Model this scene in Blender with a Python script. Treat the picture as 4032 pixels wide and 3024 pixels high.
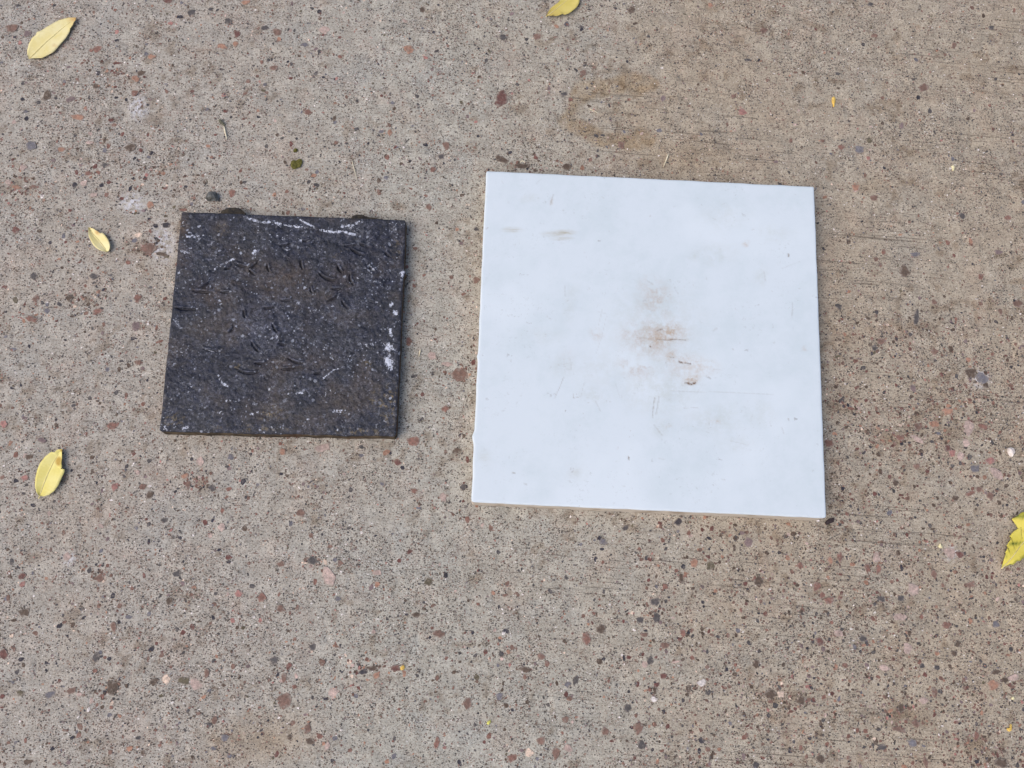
import bpy, math, random
import numpy as np
from mathutils import Matrix, Vector

for o in list(bpy.data.objects):
    bpy.data.objects.remove(o, do_unlink=True)
scene = bpy.context.scene
C = scene.collection
random.seed(7)
RNG = np.random.default_rng(11)

# ------------------------------------------------------------------ camera
FPX, CX, CY = 3200.0, 2016.0, 1512.0          # focal length and centre in photograph pixels
PITCH, ROLL, HCAM = 0.1904, -0.0359, 0.7037   # hand-held, looking almost straight down
_cx, _sx, _cy, _sy = math.cos(PITCH), math.sin(PITCH), math.cos(ROLL), math.sin(ROLL)
ROT = np.array([[_cy, 0, _sy], [0, 1, 0], [-_sy, 0, _cy]]) @ np.array([[1, 0, 0], [0, _cx, -_sx], [0, _sx, _cx]])
cam_d = bpy.data.cameras.new('camera')
cam = bpy.data.objects.new('camera', cam_d)
C.objects.link(cam)
cam.matrix_world = Matrix.Translation((0, 0, HCAM)) @ Matrix(ROT.tolist()).to_4x4()
cam_d.sensor_width = 36.0
cam_d.lens = FPX / 4032.0 * 36.0
cam_d.clip_start = 0.01
cam_d.clip_end = 200.0
scene.camera = cam

# ------------------------------------------------------------------ light: open shade / overcast
SUN_EL, SUN_AZ = math.radians(52), math.radians(205)   # azimuth of the light source, from +X ccw
world = bpy.data.worlds.new('World')
scene.world = world
world.use_nodes = True
wn = world.node_tree
bg = wn.nodes['Background']
sky = wn.nodes.new('ShaderNodeTexSky')
sky.sky_type = 'NISHITA'
sky.sun_disc = False
sky.sun_elevation = SUN_EL
sky.sun_rotation = math.pi / 2 - SUN_AZ
sky.air_density = 1.0
sky.dust_density = 4.0
sky.ozone_density = 1.0
wn.links.new(sky.outputs[0], bg.inputs[0])
bg.inputs[1].default_value = 0.105
sun_d = bpy.data.lights.new('sun', 'SUN')
sun_d.energy = 1.05
sun_d.angle = math.radians(62)
sun_d.color = (1.0, 0.94, 0.87)
sun = bpy.data.objects.new('sun', sun_d)
C.objects.link(sun)
sd = Vector((math.cos(SUN_EL) * math.cos(SUN_AZ), math.cos(SUN_EL) * math.sin(SUN_AZ), math.sin(SUN_EL)))
sun.rotation_euler = sd.to_track_quat('Z', 'Y').to_euler()
sun.location = (-0.5, -0.3, 1.5)
scene.view_settings.view_transform = 'Standard'
scene.view_settings.look = 'None'
scene.view_settings.gamma = 1.0
scene.view_settings.use_curve_mapping = False
scene.view_settings.exposure = 0.42
scene.render.engine = 'CYCLES'
scene.cycles.max_bounces = 4
scene.cycles.diffuse_bounces = 2
scene.cycles.glossy_bounces = 2

# ------------------------------------------------------------------ helpers
def at(px, py, z=0.0):
    """photograph pixel -> point of the horizontal plane at height z"""
    d = ROT @ np.array([(px - CX) / FPX, -(py - CY) / FPX, -1.0])
    k = (z - HCAM) / d[2]
    return np.array([d[0] * k, d[1] * k, z])

def proj(P):
    q = (np.asarray(P) - np.array([0, 0, HCAM])) @ ROT
    return CX + FPX * q[:, 0] / -q[:, 2], CY - FPX * q[:, 1] / -q[:, 2]

_tabs = {}
def vnoise(x, y, scale, seed):
    if seed not in _tabs:
        _tabs[seed] = np.random.default_rng(seed).random((256, 256))
    t = _tabs[seed]
    X, Y = np.asarray(x) * scale + 1000.3, np.asarray(y) * scale + 1000.7
    i, j = np.floor(X).astype(int), np.floor(Y).astype(int)
    fx, fy = X - i, Y - j
    fx, fy = fx * fx * (3 - 2 * fx), fy * fy * (3 - 2 * fy)
    a, b = t[i % 256, j % 256], t[(i + 1) % 256, j % 256]
    c, d = t[i % 256, (j + 1) % 256], t[(i + 1) % 256, (j + 1) % 256]
    return (a * (1 - fx) + b * fx) * (1 - fy) + (c * (1 - fx) + d * fx) * fy

def fbm(x, y, scale, seed, octv=3):
    s, a, n = 0, 1.0, 0
    for k in range(octv):
        s = s + a * vnoise(x, y, scale * 2 ** k, seed + k)
        n += a
        a *= 0.5
    return s / n

def sstep(a, b, x):
    t = np.clip((x - a) / (b - a), 0, 1)
    return t * t * (3 - 2 * t)

def lin(c):
    return tuple(((v / 255) / 12.92 if v / 255 <= 0.04045 else ((v / 255 + 0.055) / 1.055) ** 2.4) for v in c)

def mesh_obj(name, verts, faces, mat, parent=None, smooth=True, attrs=None, mat_idx=None, link=True):
    me = bpy.data.meshes.new(name)
    me.from_pydata([tuple(v) for v in verts] if not isinstance(verts, np.ndarray) else verts.tolist(), [], faces)
    for m in (mat if isinstance(mat, (list, tuple)) else [mat]):
        me.materials.append(m)
    me.polygons.foreach_set('use_smooth', [smooth] * len(me.polygons))
    if mat_idx is not None:
        me.polygons.foreach_set('material_index', mat_idx)
    for k, a in (attrs or {}).items():
        a = np.asarray(a, dtype=np.float32)
        if a.ndim == 1:
            at_ = me.attributes.new(k, 'FLOAT', 'POINT')
            at_.data.foreach_set('value', a)
        else:
            at_ = me.attributes.new(k, 'FLOAT_COLOR', 'POINT')
            if a.shape[1] == 3:
                a = np.concatenate([a, np.ones((len(a), 1), np.float32)], 1)
            at_.data.foreach_set('color', a.ravel())
    me.update()
    o = bpy.data.objects.new(name, me)
    if link:
        C.objects.link(o)
    if parent:
        o.parent = parent
    return o

def tag(o, label=None, cat=None, group=None, kind=None):
    if label: o['label'] = label
    if cat: o['category'] = cat
    if group: o['group'] = group
    if kind: o['kind'] = kind
    return o

# --- node helpers
class NT:
    def __init__(s, name, rough=0.85, spec=0.3):
        s.m = bpy.data.materials.new(name)
        s.m.use_nodes = True
        s.t = s.m.node_tree
        s.b = s.t.nodes['Principled BSDF']
        s.b.inputs['Roughness'].default_value = rough
        s.b.inputs['Specular IOR Level'].default_value = spec
        s.co = s.t.nodes.new('ShaderNodeTexCoord').outputs['Object']
    def n(s, typ, ins=None, **kw):
        nd = s.t.nodes.new(typ)
        for k, v in kw.items():
            setattr(nd, k, v)
        for k, v in (ins or {}).items():
            s.put(nd.inputs[k], v)
        return nd
    def put(s, inp, v):
        if hasattr(v, 'is_output') or isinstance(v, bpy.types.NodeSocket):
            s.t.links.new(v, inp)
        else:
            if isinstance(v, (tuple, list)) and len(v) == 3 and inp.type == 'RGBA':
                v = (*v, 1)
            inp.default_value = v
    def mapping(s, scale=(1, 1, 1), rot=0.0, loc=(0, 0, 0), co=None):
        return s.n('ShaderNodeMapping', {'Vector': co or s.co, 'Scale': scale, 'Rotation': (0, 0, rot), 'Location': loc}).outputs[0]
    def noise(s, scale, detail=2, rough=0.5, co=None, dist=0.0):
        return s.n('ShaderNodeTexNoise', {'Vector': co or s.co, 'Scale': scale, 'Detail': detail, 'Roughness': rough, 'Distortion': dist}).outputs['Fac']
    def vor(s, scale, co=None, rnd=1.0):
        nd = s.n('ShaderNodeTexVoronoi', {'Vector': co or s.co, 'Scale': scale, 'Randomness': rnd})
        return nd.outputs['Distance'], nd.outputs['Color']
    def math(s, op, a, b=0.0, c=0.0, clamp=False):
        nd = s.n('ShaderNodeMath', operation=op, use_clamp=clamp)
        s.put(nd.inputs[0], a); s.put(nd.inputs[1], b)
        if len(nd.inputs) > 2: s.put(nd.inputs[2], c)
        return nd.outputs[0]
    def ss(s, x, a, b, lo=0.0, hi=1.0):
        nd = s.n('ShaderNodeMapRange', interpolation_type='SMOOTHSTEP')
        s.put(nd.inputs['Value'], x)
        for k, v in (('From Min', a), ('From Max', b), ('To Min', lo), ('To Max', hi)):
            s.put(nd.inputs[k], v)
        return nd.outputs[0]
    def mix(s, f, a, b, blend='MIX'):
        nd = s.n('ShaderNodeMix', data_type='RGBA', blend_type=blend)
        s.put(nd.inputs[0], f); s.put(nd.inputs[6], a); s.put(nd.inputs[7], b)
        return nd.outputs[2]
    def ramp(s, f, stops, interp='LINEAR'):
        nd = s.n('ShaderNodeValToRGB', {'Fac': f})
        nd.color_ramp.interpolation = interp
        e = nd.color_ramp.elements
        while len(e) < len(stops): e.new(0.5)
        for el, (p, c) in zip(e, stops):
            el.position = p; el.color = (*c, 1)
        return nd.outputs[0]
    def attr(s, name, what='Fac'):
        return s.n('ShaderNodeAttribute', attribute_name=name).outputs[what]
    def sep(s, col):
        return s.n('ShaderNodeSeparateColor', {'Color': col}).outputs
    def bump(s, h, strength, dist=0.001):
        nd = s.n('ShaderNodeBump', {'Height': h, 'Strength': strength, 'Distance': dist})
        s.t.links.new(nd.outputs[0], s.b.inputs['Normal'])
    def col(s, c):
        s.put(s.b.inputs['Base Color'], c)

# ------------------------------------------------------------------ materials
CEM_A, CEM_B = lin((184, 181, 171)), lin((181, 169, 151))
PAL = {'r': (132, 97, 87), 'm': (108, 70, 66), 'n': (124, 98, 88), 'b': (88, 74, 64), 'k': (46, 47, 60), 'd': (78, 77, 80),
       's': (110, 111, 120), 'v': (126, 110, 112), 'p': (190, 170, 162), 'q': (168, 122, 116), 'o': (166, 128, 108),
       'c': (224, 204, 186), 'w': (232, 228, 226), 'g': (94, 88, 70)}
PAL = {k: lin(v) for k, v in PAL.items()}

def mat_concrete():
    T = NT('concrete', 0.9, 0.25)
    big = T.noise(7, 3, 0.55)
    tan = T.attr('tan')
    f = T.math('ADD', tan, T.ss(big, 0.35, 0.7, -0.15, 0.2), clamp=True)
    c = T.mix(f, CEM_A, CEM_B)
    c = T.mix(T.attr('mauve'), c, T.mix(1.0, c, (0.985, 0.95, 0.955), 'MULTIPLY'))
    # cement paste mottling: bluish, pinkish and pale patches, then fine paste grain
    c = T.mix(T.ss(T.noise(24, 3, 0.6, T.mapping(loc=(3, 1, 0))), 0.50, 0.68, 0, 0.6), c, T.mix(1.0, c, (0.93, 0.97, 1.02), 'MULTIPLY'))
    c = T.mix(T.ss(T.noise(30, 3, 0.6, T.mapping(loc=(8, 4, 0))), 0.50, 0.68, 0, 0.6), c, T.mix(1.0, c, (1.04, 0.97, 0.95), 'MULTIPLY'))
    c = T.mix(T.ss(T.noise(65, 4, 0.65), 0.38, 0.66), T.mix(1.0, c, (0.86, 0.855, 0.85), 'MULTIPLY'), T.mix(1.0, c, (1.07, 1.07, 1.07), 'MULTIPLY'))
    c = T.mix(T.ss(T.noise(520, 3, 0.65), 0.36, 0.66, 0.0, 0.65), T.mix(1.0, c, (1.10, 1.10, 1.10), 'MULTIPLY'), T.mix(1.0, c, (0.60, 0.58, 0.56), 'MULTIPLY'))
    # fine sand in three sizes: each cell of the pattern is one grain, a bit wider than high
    grain_cols = [(0.0, lin((58, 54, 54))), (0.14, lin((84, 74, 68))), (0.30, lin((112, 86, 76))), (0.42, lin((98, 90, 84))),
                  (0.58, lin((128, 114, 102))), (0.72, lin((78, 74, 74))), (0.88, lin((150, 128, 116))), (0.965, lin((226, 220, 216)))]
    for sc, lo, hi, keep, mx in ((1250, 0.24, 0.34, 0.40, 0.8), (740, 0.22, 0.30, 0.42, 0.88), (450, 0.14, 0.24, 0.50, 0.9)):
        co = T.mapping((0.72, 1.0, 1.0), 0.0, (sc * 0.001, 0.37, 0))
        wob = T.n('ShaderNodeTexNoise', {'Vector': co, 'Scale': sc * 1.3, 'Detail': 1.0}).outputs['Color']
        co2 = T.n('ShaderNodeVectorMath', {0: co, 1: T.n('ShaderNodeVectorMath', {0: wob, 'Scale': 0.7 / sc}, operation='SCALE').outputs[0]}, operation='ADD').outputs[0]
        d, rc = T.vor(sc, co2)
        r = T.sep(rc)
        rad = T.math('MULTIPLY_ADD', r[1], 0.22, lo)
        m = T.ss(T.math('SUBTRACT', d, rad), -0.03, 0.05, 1.0, 0.0)
        m = T.math('MULTIPLY', m, T.math('GREATER_THAN', r[2], keep))
        gc = T.ramp(r[0], grain_cols, 'CONSTANT')
        c = T.mix(T.math('MULTIPLY', m, mx), c, gc)
    # tiny black air holes
    d, rc = T.vor(420, T.mapping((1, 1, 1), 0.4, (0.2, 0.9, 0)))
    r = T.sep(rc)
    hole = T.math('MULTIPLY', T.ss(d, 0.17, 0.25, 1.0, 0.0), T.math('GREATER_THAN', r[0], 0.84))
    c = T.mix(T.math('MULTIPLY', hole, 0.85), c, lin((44, 40, 40)))
    # trowel / broom hairlines, patchy, running slightly down to the right
    rot = T.mapping((1, 1, 1), math.radians(4.5))
    ln = T.noise(1.0, 2, 0.6, T.mapping((7, 560, 1), co=rot))
    msk = T.ss(T.noise(9, 2, 0.5, T.mapping((0.5, 1.6, 1))), 0.42, 0.60)
    msk = T.math('MULTIPLY', msk, T.attr('broom'))
    line = T.math('MULTIPLY', T.ss(ln, 0.60, 0.70), msk)
    c = T.mix(T.math('MULTIPLY', line, 0.52), c, lin((84, 72, 62)))
    rot2 = T.mapping((1, 1, 1), math.radians(2.0))
    ln2 = T.noise(1.0, 3, 0.65, T.mapping((60, 420, 1), 0, (3, 5, 0), co=rot2))
    c = T.mix(T.math('MULTIPLY', T.ss(ln2, 0.54, 0.72), 0.42), c, lin((104, 92, 82)))
    # shaped stains
    c = T.mix(T.attr('rust'), c, T.mix(1.0, c, (0.78, 0.63, 0.45), 'MULTIPLY'))
    c = T.mix(T.attr('dirt'), c, T.mix(1.0, c, (0.60, 0.52, 0.45), 'MULTIPLY'))
    ch = T.math('MULTIPLY', T.attr('chalk'), T.ss(T.noise(260, 3, 0.65), 0.42, 0.60))
    c = T.mix(ch, c, lin((214, 214, 222)))
    T.col(c)
    h = T.math('ADD', T.math('MULTIPLY', T.noise(900, 3, 0.6), 0.7), T.math('MULTIPLY', T.noise(240, 2, 0.5), 0.8))
    h = T.math('SUBTRACT', h, T.math('MULTIPLY', line, 0.8))
    h = T.math('SUBTRACT', h, T.math('MULTIPLY', hole, 0.9))
    T.bump(h, 0.8, 0.0008)
    return T.m

def mat_stone(attr):
    T = NT('aggregate_' + attr, 0.8, 0.3)
    if attr == 'single':
        base = T.n('ShaderNodeObjectInfo').outputs['Color']
        geo = T.n('ShaderNodeNewGeometry').outputs['Position']
    else:
        base = T.attr('tone', 'Color')
        geo = T.n('ShaderNodeNewGeometry').outputs['Position']
    c = T.mix(T.ss(T.noise(380, 3, 0.65, geo), 0.30, 0.72), T.mix(1.0, base, (0.68, 0.66, 0.66), 'MULTIPLY'), T.mix(1.0, base, (1.28, 1.22, 1.20), 'MULTIPLY'))
    film = T.ss(T.math('ADD', T.noise(300, 4, 0.75, geo), T.math('MULTIPLY', T.attr('rim'), 0.16)), 0.52, 0.74, 0.05 if attr == 'grit' else 0.10, 0.55 if attr == 'grit' else 0.75)
    c = T.mix(film, c, lin((158, 148, 138)))
    c = T.mix(T.ss(T.noise(800, 2, 0.5, geo), 0.62, 0.74, 0, 0.5), c, lin((66, 58, 54)))
    T.col(c)
    T.bump(T.noise(800, 3, 0.65, geo), 0.6, 0.0007)
    return T.m

def mat_white_board():
    T = NT('white_plastic', 0.42, 0.4)
    W = (0.66, 0.735, 0.80)
    c = T.mix(T.ss(T.noise(24, 5, 0.75), 0.40, 0.70, 0, 0.8), W, (0.60, 0.685, 0.74))
    c = T.mix(T.ss(T.noise(9, 3, 0.6, T.mapping(loc=(5, 2, 0))), 0.50, 0.68, 0, 1.0), c, (0.69, 0.765, 0.83))
    sc_ = T.math('MULTIPLY', T.ss(T.noise(300, 5, 0.85), 0.56, 0.70), T.ss(T.noise(26, 3, 0.65, T.mapping(loc=(1, 7, 0))), 0.46, 0.66, 0.05, 0.5))
    c = T.mix(sc_, c, lin((158, 164, 166)))
    ab = T.math('MULTIPLY', T.attr('grime'), T.ss(T.noise(110, 5, 0.8), 0.34, 0.64))
    c = T.mix(T.math('MULTIPLY', ab, 0.7), c, lin((180, 186, 178)))
    fine = T.ss(T.noise(320, 4, 0.75), 0.36, 0.66)
    br = T.math('MULTIPLY', T.attr('brown'), T.ss(T.noise(110, 4, 0.75), 0.30, 0.60))
    br = T.math('MULTIPLY', br, T.math('MULTIPLY_ADD', fine, 0.6, 0.4))
    c = T.mix(br, c, lin((178, 148, 112)))
    pk = T.math('MULTIPLY', T.attr('pink'), T.math('MULTIPLY_ADD', fine, 0.7, 0.3))
    c = T.mix(T.math('MULTIPLY', pk, 0.8), c, lin((184, 170, 158)))
    ol = T.math('MULTIPLY', T.attr('olive'), T.math('MULTIPLY_ADD', T.ss(T.noise(1.0, 3, 0.7, T.mapping((120, 900, 1))), 0.3, 0.65), 0.75, 0.25))
    c = T.mix(ol, c, lin((170, 164, 140)))
    # short nicks and scuffs scattered over the face
    d, rc = T.vor(42, T.n('ShaderNodeVectorMath', {0: T.mapping((1.0, 1.7, 1), 0.3), 1: T.n('ShaderNodeVectorMath', {0: T.n('ShaderNodeTexNoise', {'Vector': T.co, 'Scale': 190.0, 'Detail': 2.0}).outputs['Color'], 'Scale': 0.016}, operation='SCALE').outputs[0]}, operation='ADD').outputs[0])
    r = T.sep(rc)
    nick = T.math('MULTIPLY', T.ss(d, 0.05, 0.12, 1, 0), T.math('GREATER_THAN', r[0], 0.35))
    nick = T.math('MULTIPLY', nick, T.ss(T.noise(500, 2, 0.6), 0.40, 0.62))
    c = T.mix(T.math('MULTIPLY', nick, T.math('MULTIPLY_ADD', r[1], 0.45, 0.10)), c, lin((138, 136, 138)))
    cut = T.math('MULTIPLY', T.attr('cut'), T.ss(T.noise(460, 3, 0.7), 0.34, 0.60, 0.25, 1.0))
    cut = T.math('MULTIPLY', cut, T.ss(T.attr('cut'), 0.2, 0.9, 0.45, 1.0))
    c = T.mix(cut, c, lin((110, 84, 60)))
    T.col(c)
    h = T.math('SUBTRACT', T.noise(240, 4, 0.6), T.math('MULTIPLY', T.attr('cut'), 1.5))
    T.bump(h, 0.12, 0.0006)
    T.put(T.b.inputs['Roughness'], T.math('MULTIPLY_ADD', T.noise(60, 3, 0.6), 0.25, 0.34))
    return T.m

def mat_white_side():
    T = NT('white_plastic_sawn_edge', 0.6, 0.3)
    c = T.mix(T.ss(T.noise(1.0, 3, 0.6, T.mapping((60, 60, 1400))), 0.35, 0.7), lin((224, 214, 200)), lin((190, 172, 150)))
    c = T.mix(T.ss(T.noise(45, 3, 0.6), 0.5, 0.72, 0, 0.7), c, lin((150, 128, 106)))
    T.col(c)
    T.bump(T.noise(1.0, 3, 0.6, T.mapping((200, 200, 1800))), 0.4, 0.0005)
    return T.m

def mat_pad():
    T = NT('dark_pad_face', 0.62, 0.35)
    hz = T.attr('haze')
    c = T.mix(T.ss(T.noise(34, 4, 0.65), 0.36, 0.66), lin((15, 20, 37)), lin((38, 40, 48)))
    c = T.mix(T.ss(T.noise(22, 3, 0.6, T.mapping((1, 1, 1), 0.3, (4, 2, 0))), 0.50, 0.68, 0, 0.7), c, lin((66, 58, 52)))
    c = T.mix(T.math('MULTIPLY', T.attr('brown'), T.ss(T.noise(90, 4, 0.7), 0.35, 0.65, 0.3, 0.95)), c, lin((82, 66, 50)))
    c = T.mix(T.math('MULTIPLY', hz, T.ss(T.noise(160, 5, 0.75), 0.36, 0.66)), c, lin((86, 88, 102)))
    # gold-ish grit
    c = T.mix(T.math('MULTIPLY', T.attr('gold'), T.ss(T.noise(240, 4, 0.7), 0.48, 0.64)), c, lin((116, 102, 72)))
    # fine pale abrasion everywhere
    fz = T.ss(T.noise(430, 4, 0.8), 0.50, 0.66)
    fz = T.math('MULTIPLY', fz, T.ss(T.noise(60, 3, 0.6), 0.40, 0.68, 0.05, 0.5))
    c = T.mix(fz, c, lin((122, 124, 138)))
    dk = T.ss(T.noise(420, 3, 0.7, T.mapping((1, 1, 1), 0, (7, 1, 3))), 0.56, 0.70, 0, 0.7)
    c = T.mix(dk, c, lin((26, 27, 32)))
    # mineral grain: every tiny cell a little lighter or darker, some of them bright flecks
    for sc, amt, thr in ((900, 0.36, 0.965), (480, 0.26, 0.975)):
        d, rc = T.vor(sc, T.mapping((1, 1, 1), 0, (sc * 0.003, 1.7, 0)))
        r = T.sep(rc)
        c = T.mix(amt, c, T.mix(1.0, c, T.ramp(r[0], [(0, (0.35, 0.35, 0.36)), (0.6, (1.0, 1.0, 1.0)), (1.0, (2.3, 2.3, 2.4))]), 'MULTIPLY'))
        fk = T.math('MULTIPLY', T.math('GREATER_THAN', r[1], thr), T.ss(T.noise(36, 3, 0.6, T.mapping(loc=(sc, 4, 0))), 0.40, 0.62))
        c = T.mix(T.math('MULTIPLY', fk, T.math('MULTIPLY_ADD', r[2], 0.6, 0.15)), c, lin((176, 182, 198)))
    # chips of chalky white
    wh = T.attr('white')
    wn_ = T.ss(T.math('ADD', wh, T.math('MULTIPLY', T.math('SUBTRACT', T.noise(420, 4, 0.8), 0.5), 5.5)), 0.72, 1.30)
    wn_ = T.math('MULTIPLY', wn_, T.ss(wh, 0.06, 0.30))
    c = T.mix(wn_, c, lin((200, 205, 220)))
    for k_, (fs, th_) in enumerate(((55, 0.014), (120, 0.016), (85, 0.010))):
        co_ = T.mapping((1.0, 1.5 - 0.5 * k_, 1.0), 0.0, (k_ * 5.3, k_ * 2.1, 0))
        rd = T.math('ABSOLUTE', T.math('SUBTRACT', T.noise(fs, 4, 0.6, co_), 0.5))
        fl = T.math('MULTIPLY', T.ss(rd, 0.0, th_, 1, 0), T.ss(T.noise(48, 3, 0.65, T.mapping(loc=(k_ * 3.7 + 1, 9, 0))), 0.50, 0.62))
        c = T.mix(T.math('MULTIPLY', fl, 0.38), c, lin((140, 144, 156)) if k_ < 2 else lin((24, 24, 28)))
    d, rc = T.vor(250, T.n('ShaderNodeVectorMath', {0: T.co, 1: T.n('ShaderNodeVectorMath', {0: T.n('ShaderNodeTexNoise', {'Vector': T.co, 'Scale': 300.0, 'Detail': 2.0}).outputs['Color'], 'Scale': 0.006}, operation='SCALE').outputs[0]}, operation='ADD').outputs[0])
    r = T.sep(rc)
    sp = T.math('MULTIPLY', T.ss(T.math('SUBTRACT', d, T.math('MULTIPLY', r[1], 0.10)), 0.08, 0.13, 1, 0), T.math('GREATER_THAN', r[0], 0.80))
    sp = T.math('MULTIPLY', sp, T.ss(T.noise(28, 3, 0.6, T.mapping((1, 1, 1), 0, (2, 8, 0))), 0.38, 0.62, 0.1, 1.0))
    c = T.mix(T.math('MULTIPLY', sp, T.math('MULTIPLY_ADD', r[2], 0.75, 0.05)), c, lin((196, 200, 212)))
    c = T.mix(T.math('MULTIPLY', T.attr('gouge'), 0.6), c, lin((26, 25, 28)))
    T.col(c)
    h = T.math('ADD', T.noise(260, 4, 0.65), T.math('MULTIPLY', T.noise(700, 3, 0.6), 0.5))
    T.bump(h, 0.8, 0.0011)
    T.put(T.b.inputs['Roughness'], T.math('MULTIPLY_ADD', T.noise(80, 3, 0.6), 0.32, 0.34))
    return T.m

def mat_pad_side():
    T = NT('dark_pad_rim', 0.9, 0.2)
    c = T.mix(T.ss(T.noise(120, 4, 0.7), 0.35, 0.68), lin((58, 50, 42)), lin((104, 90, 72)))
    c = T.mix(T.ss(T.noise(40, 2, 0.6), 0.52, 0.68, 0, 0.6), c, lin((92, 66, 48)))
    T.col(c)
    T.bump(T.noise(420, 4, 0.7), 0.7, 0.001)
    return T.m

def mat_leaf(name, base, pale, brown, green=None):
    T = NT(name, 0.55, 0.3)
    c = T.mix(T.ss(T.noise(90, 3, 0.6), 0.3, 0.7), base, pale)
    c = T.mix(T.attr('vein'), c, T.mix(1.0, pale, (1.08, 1.08, 1.0), 'MULTIPLY'))
    c = T.mix(T.math('MULTIPLY', T.attr('brown'), T.ss(T.noise(170, 3, 0.6), 0.25, 0.6, 0.6, 1.0)), c, brown)
    if green:
        c = T.mix(T.math('MULTIPLY', T.attr('green'), T.ss(T.noise(220, 3, 0.6), 0.3, 0.65, 0.4, 1.0)), c, green)
    d, rc = T.vor(210)
    r = T.sep(rc)
    spot = T.math('MULTIPLY', T.ss(d, 0.06, 0.13, 1, 0), T.math('GREATER_THAN', r[0], 0.80))
    c = T.mix(T.math('MULTIPLY', spot, 0.55), c, T.mix(1.0, brown, (0.55, 0.55, 0.5), 'MULTIPLY'))
    T.col(c)
    T.bump(T.noise(300, 3, 0.6), 0.35, 0.0004)
    return T.m

def mat_plain(name, c1, c2, scale=300, rough=0.8, bump=0.5):
    T = NT(name, rough, 0.3)
    T.col(T.mix(T.ss(T.noise(scale, 4, 0.7), 0.32, 0.68), c1, c2))
    T.bump(T.noise(scale * 1.8, 3, 0.6), bump, 0.0006)
    return T.m

# ------------------------------------------------------------------ ground sheet
GX0, GX1, GY0, GY1 = -0.62, 0.64, -0.32, 0.70
def hground(x, y):
    h = 0.0010 * (fbm(x, y, 9, 21, 2) - 0.5) + 0.0010 * (fbm(x, y, 60, 31, 2) - 0.5) + 0.0006 * (vnoise(x, y, 260, 41) - 0.5)
    pit = sstep(0.80, 0.95, vnoise(x, y, 120, 51)) * 0.0009
    w = np.clip(np.minimum(np.minimum(x - GX0, GX1 - x), np.minimum(y - GY0, GY1 - y)) / 0.05, 0, 1)
    return (h - pit) * w

# the two boards stand on the sheet, measured at their four top corners in the photograph
TW, TD = 0.019, 0.0127
WC = [at(*p, TW) for p in ((1914, 671), (3207, 734), (3254.5, 2040.5), (1855.3, 1978))]
DC = [at(*p, TD) for p in ((713.6, 832), (1599, 866), (1559, 1720), (626, 1698))]

def blob(X, Y, cx, cy, rx, ry, ang=0, hard=0.0, p=2.0):
    a = math.radians(ang)
    dx, dy = X - cx, Y - cy
    u, v = (dx * math.cos(a) + dy * math.sin(a)) / rx, (-dx * math.sin(a) + dy * math.cos(a)) / ry
    r = np.sqrt(u * u + v * v)
    return 1 - sstep(hard, 1.0, r)

def seg(X, Y, pts, w):
    out = np.full(X.shape, 1e9)
    for (x0, y0), (x1, y1) in zip(pts[:-1], pts[1:]):
        dx, dy = x1 - x0, y1 - y0
        t = np.clip(((X - x0) * dx + (Y - y0) * dy) / (dx * dx + dy * dy + 1e-9), 0, 1)
        out = np.minimum(out, np.hypot(X - x0 - t * dx, Y - y0 - t * dy))
    return 1 - sstep(w * 0.4, w, out)

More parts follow.
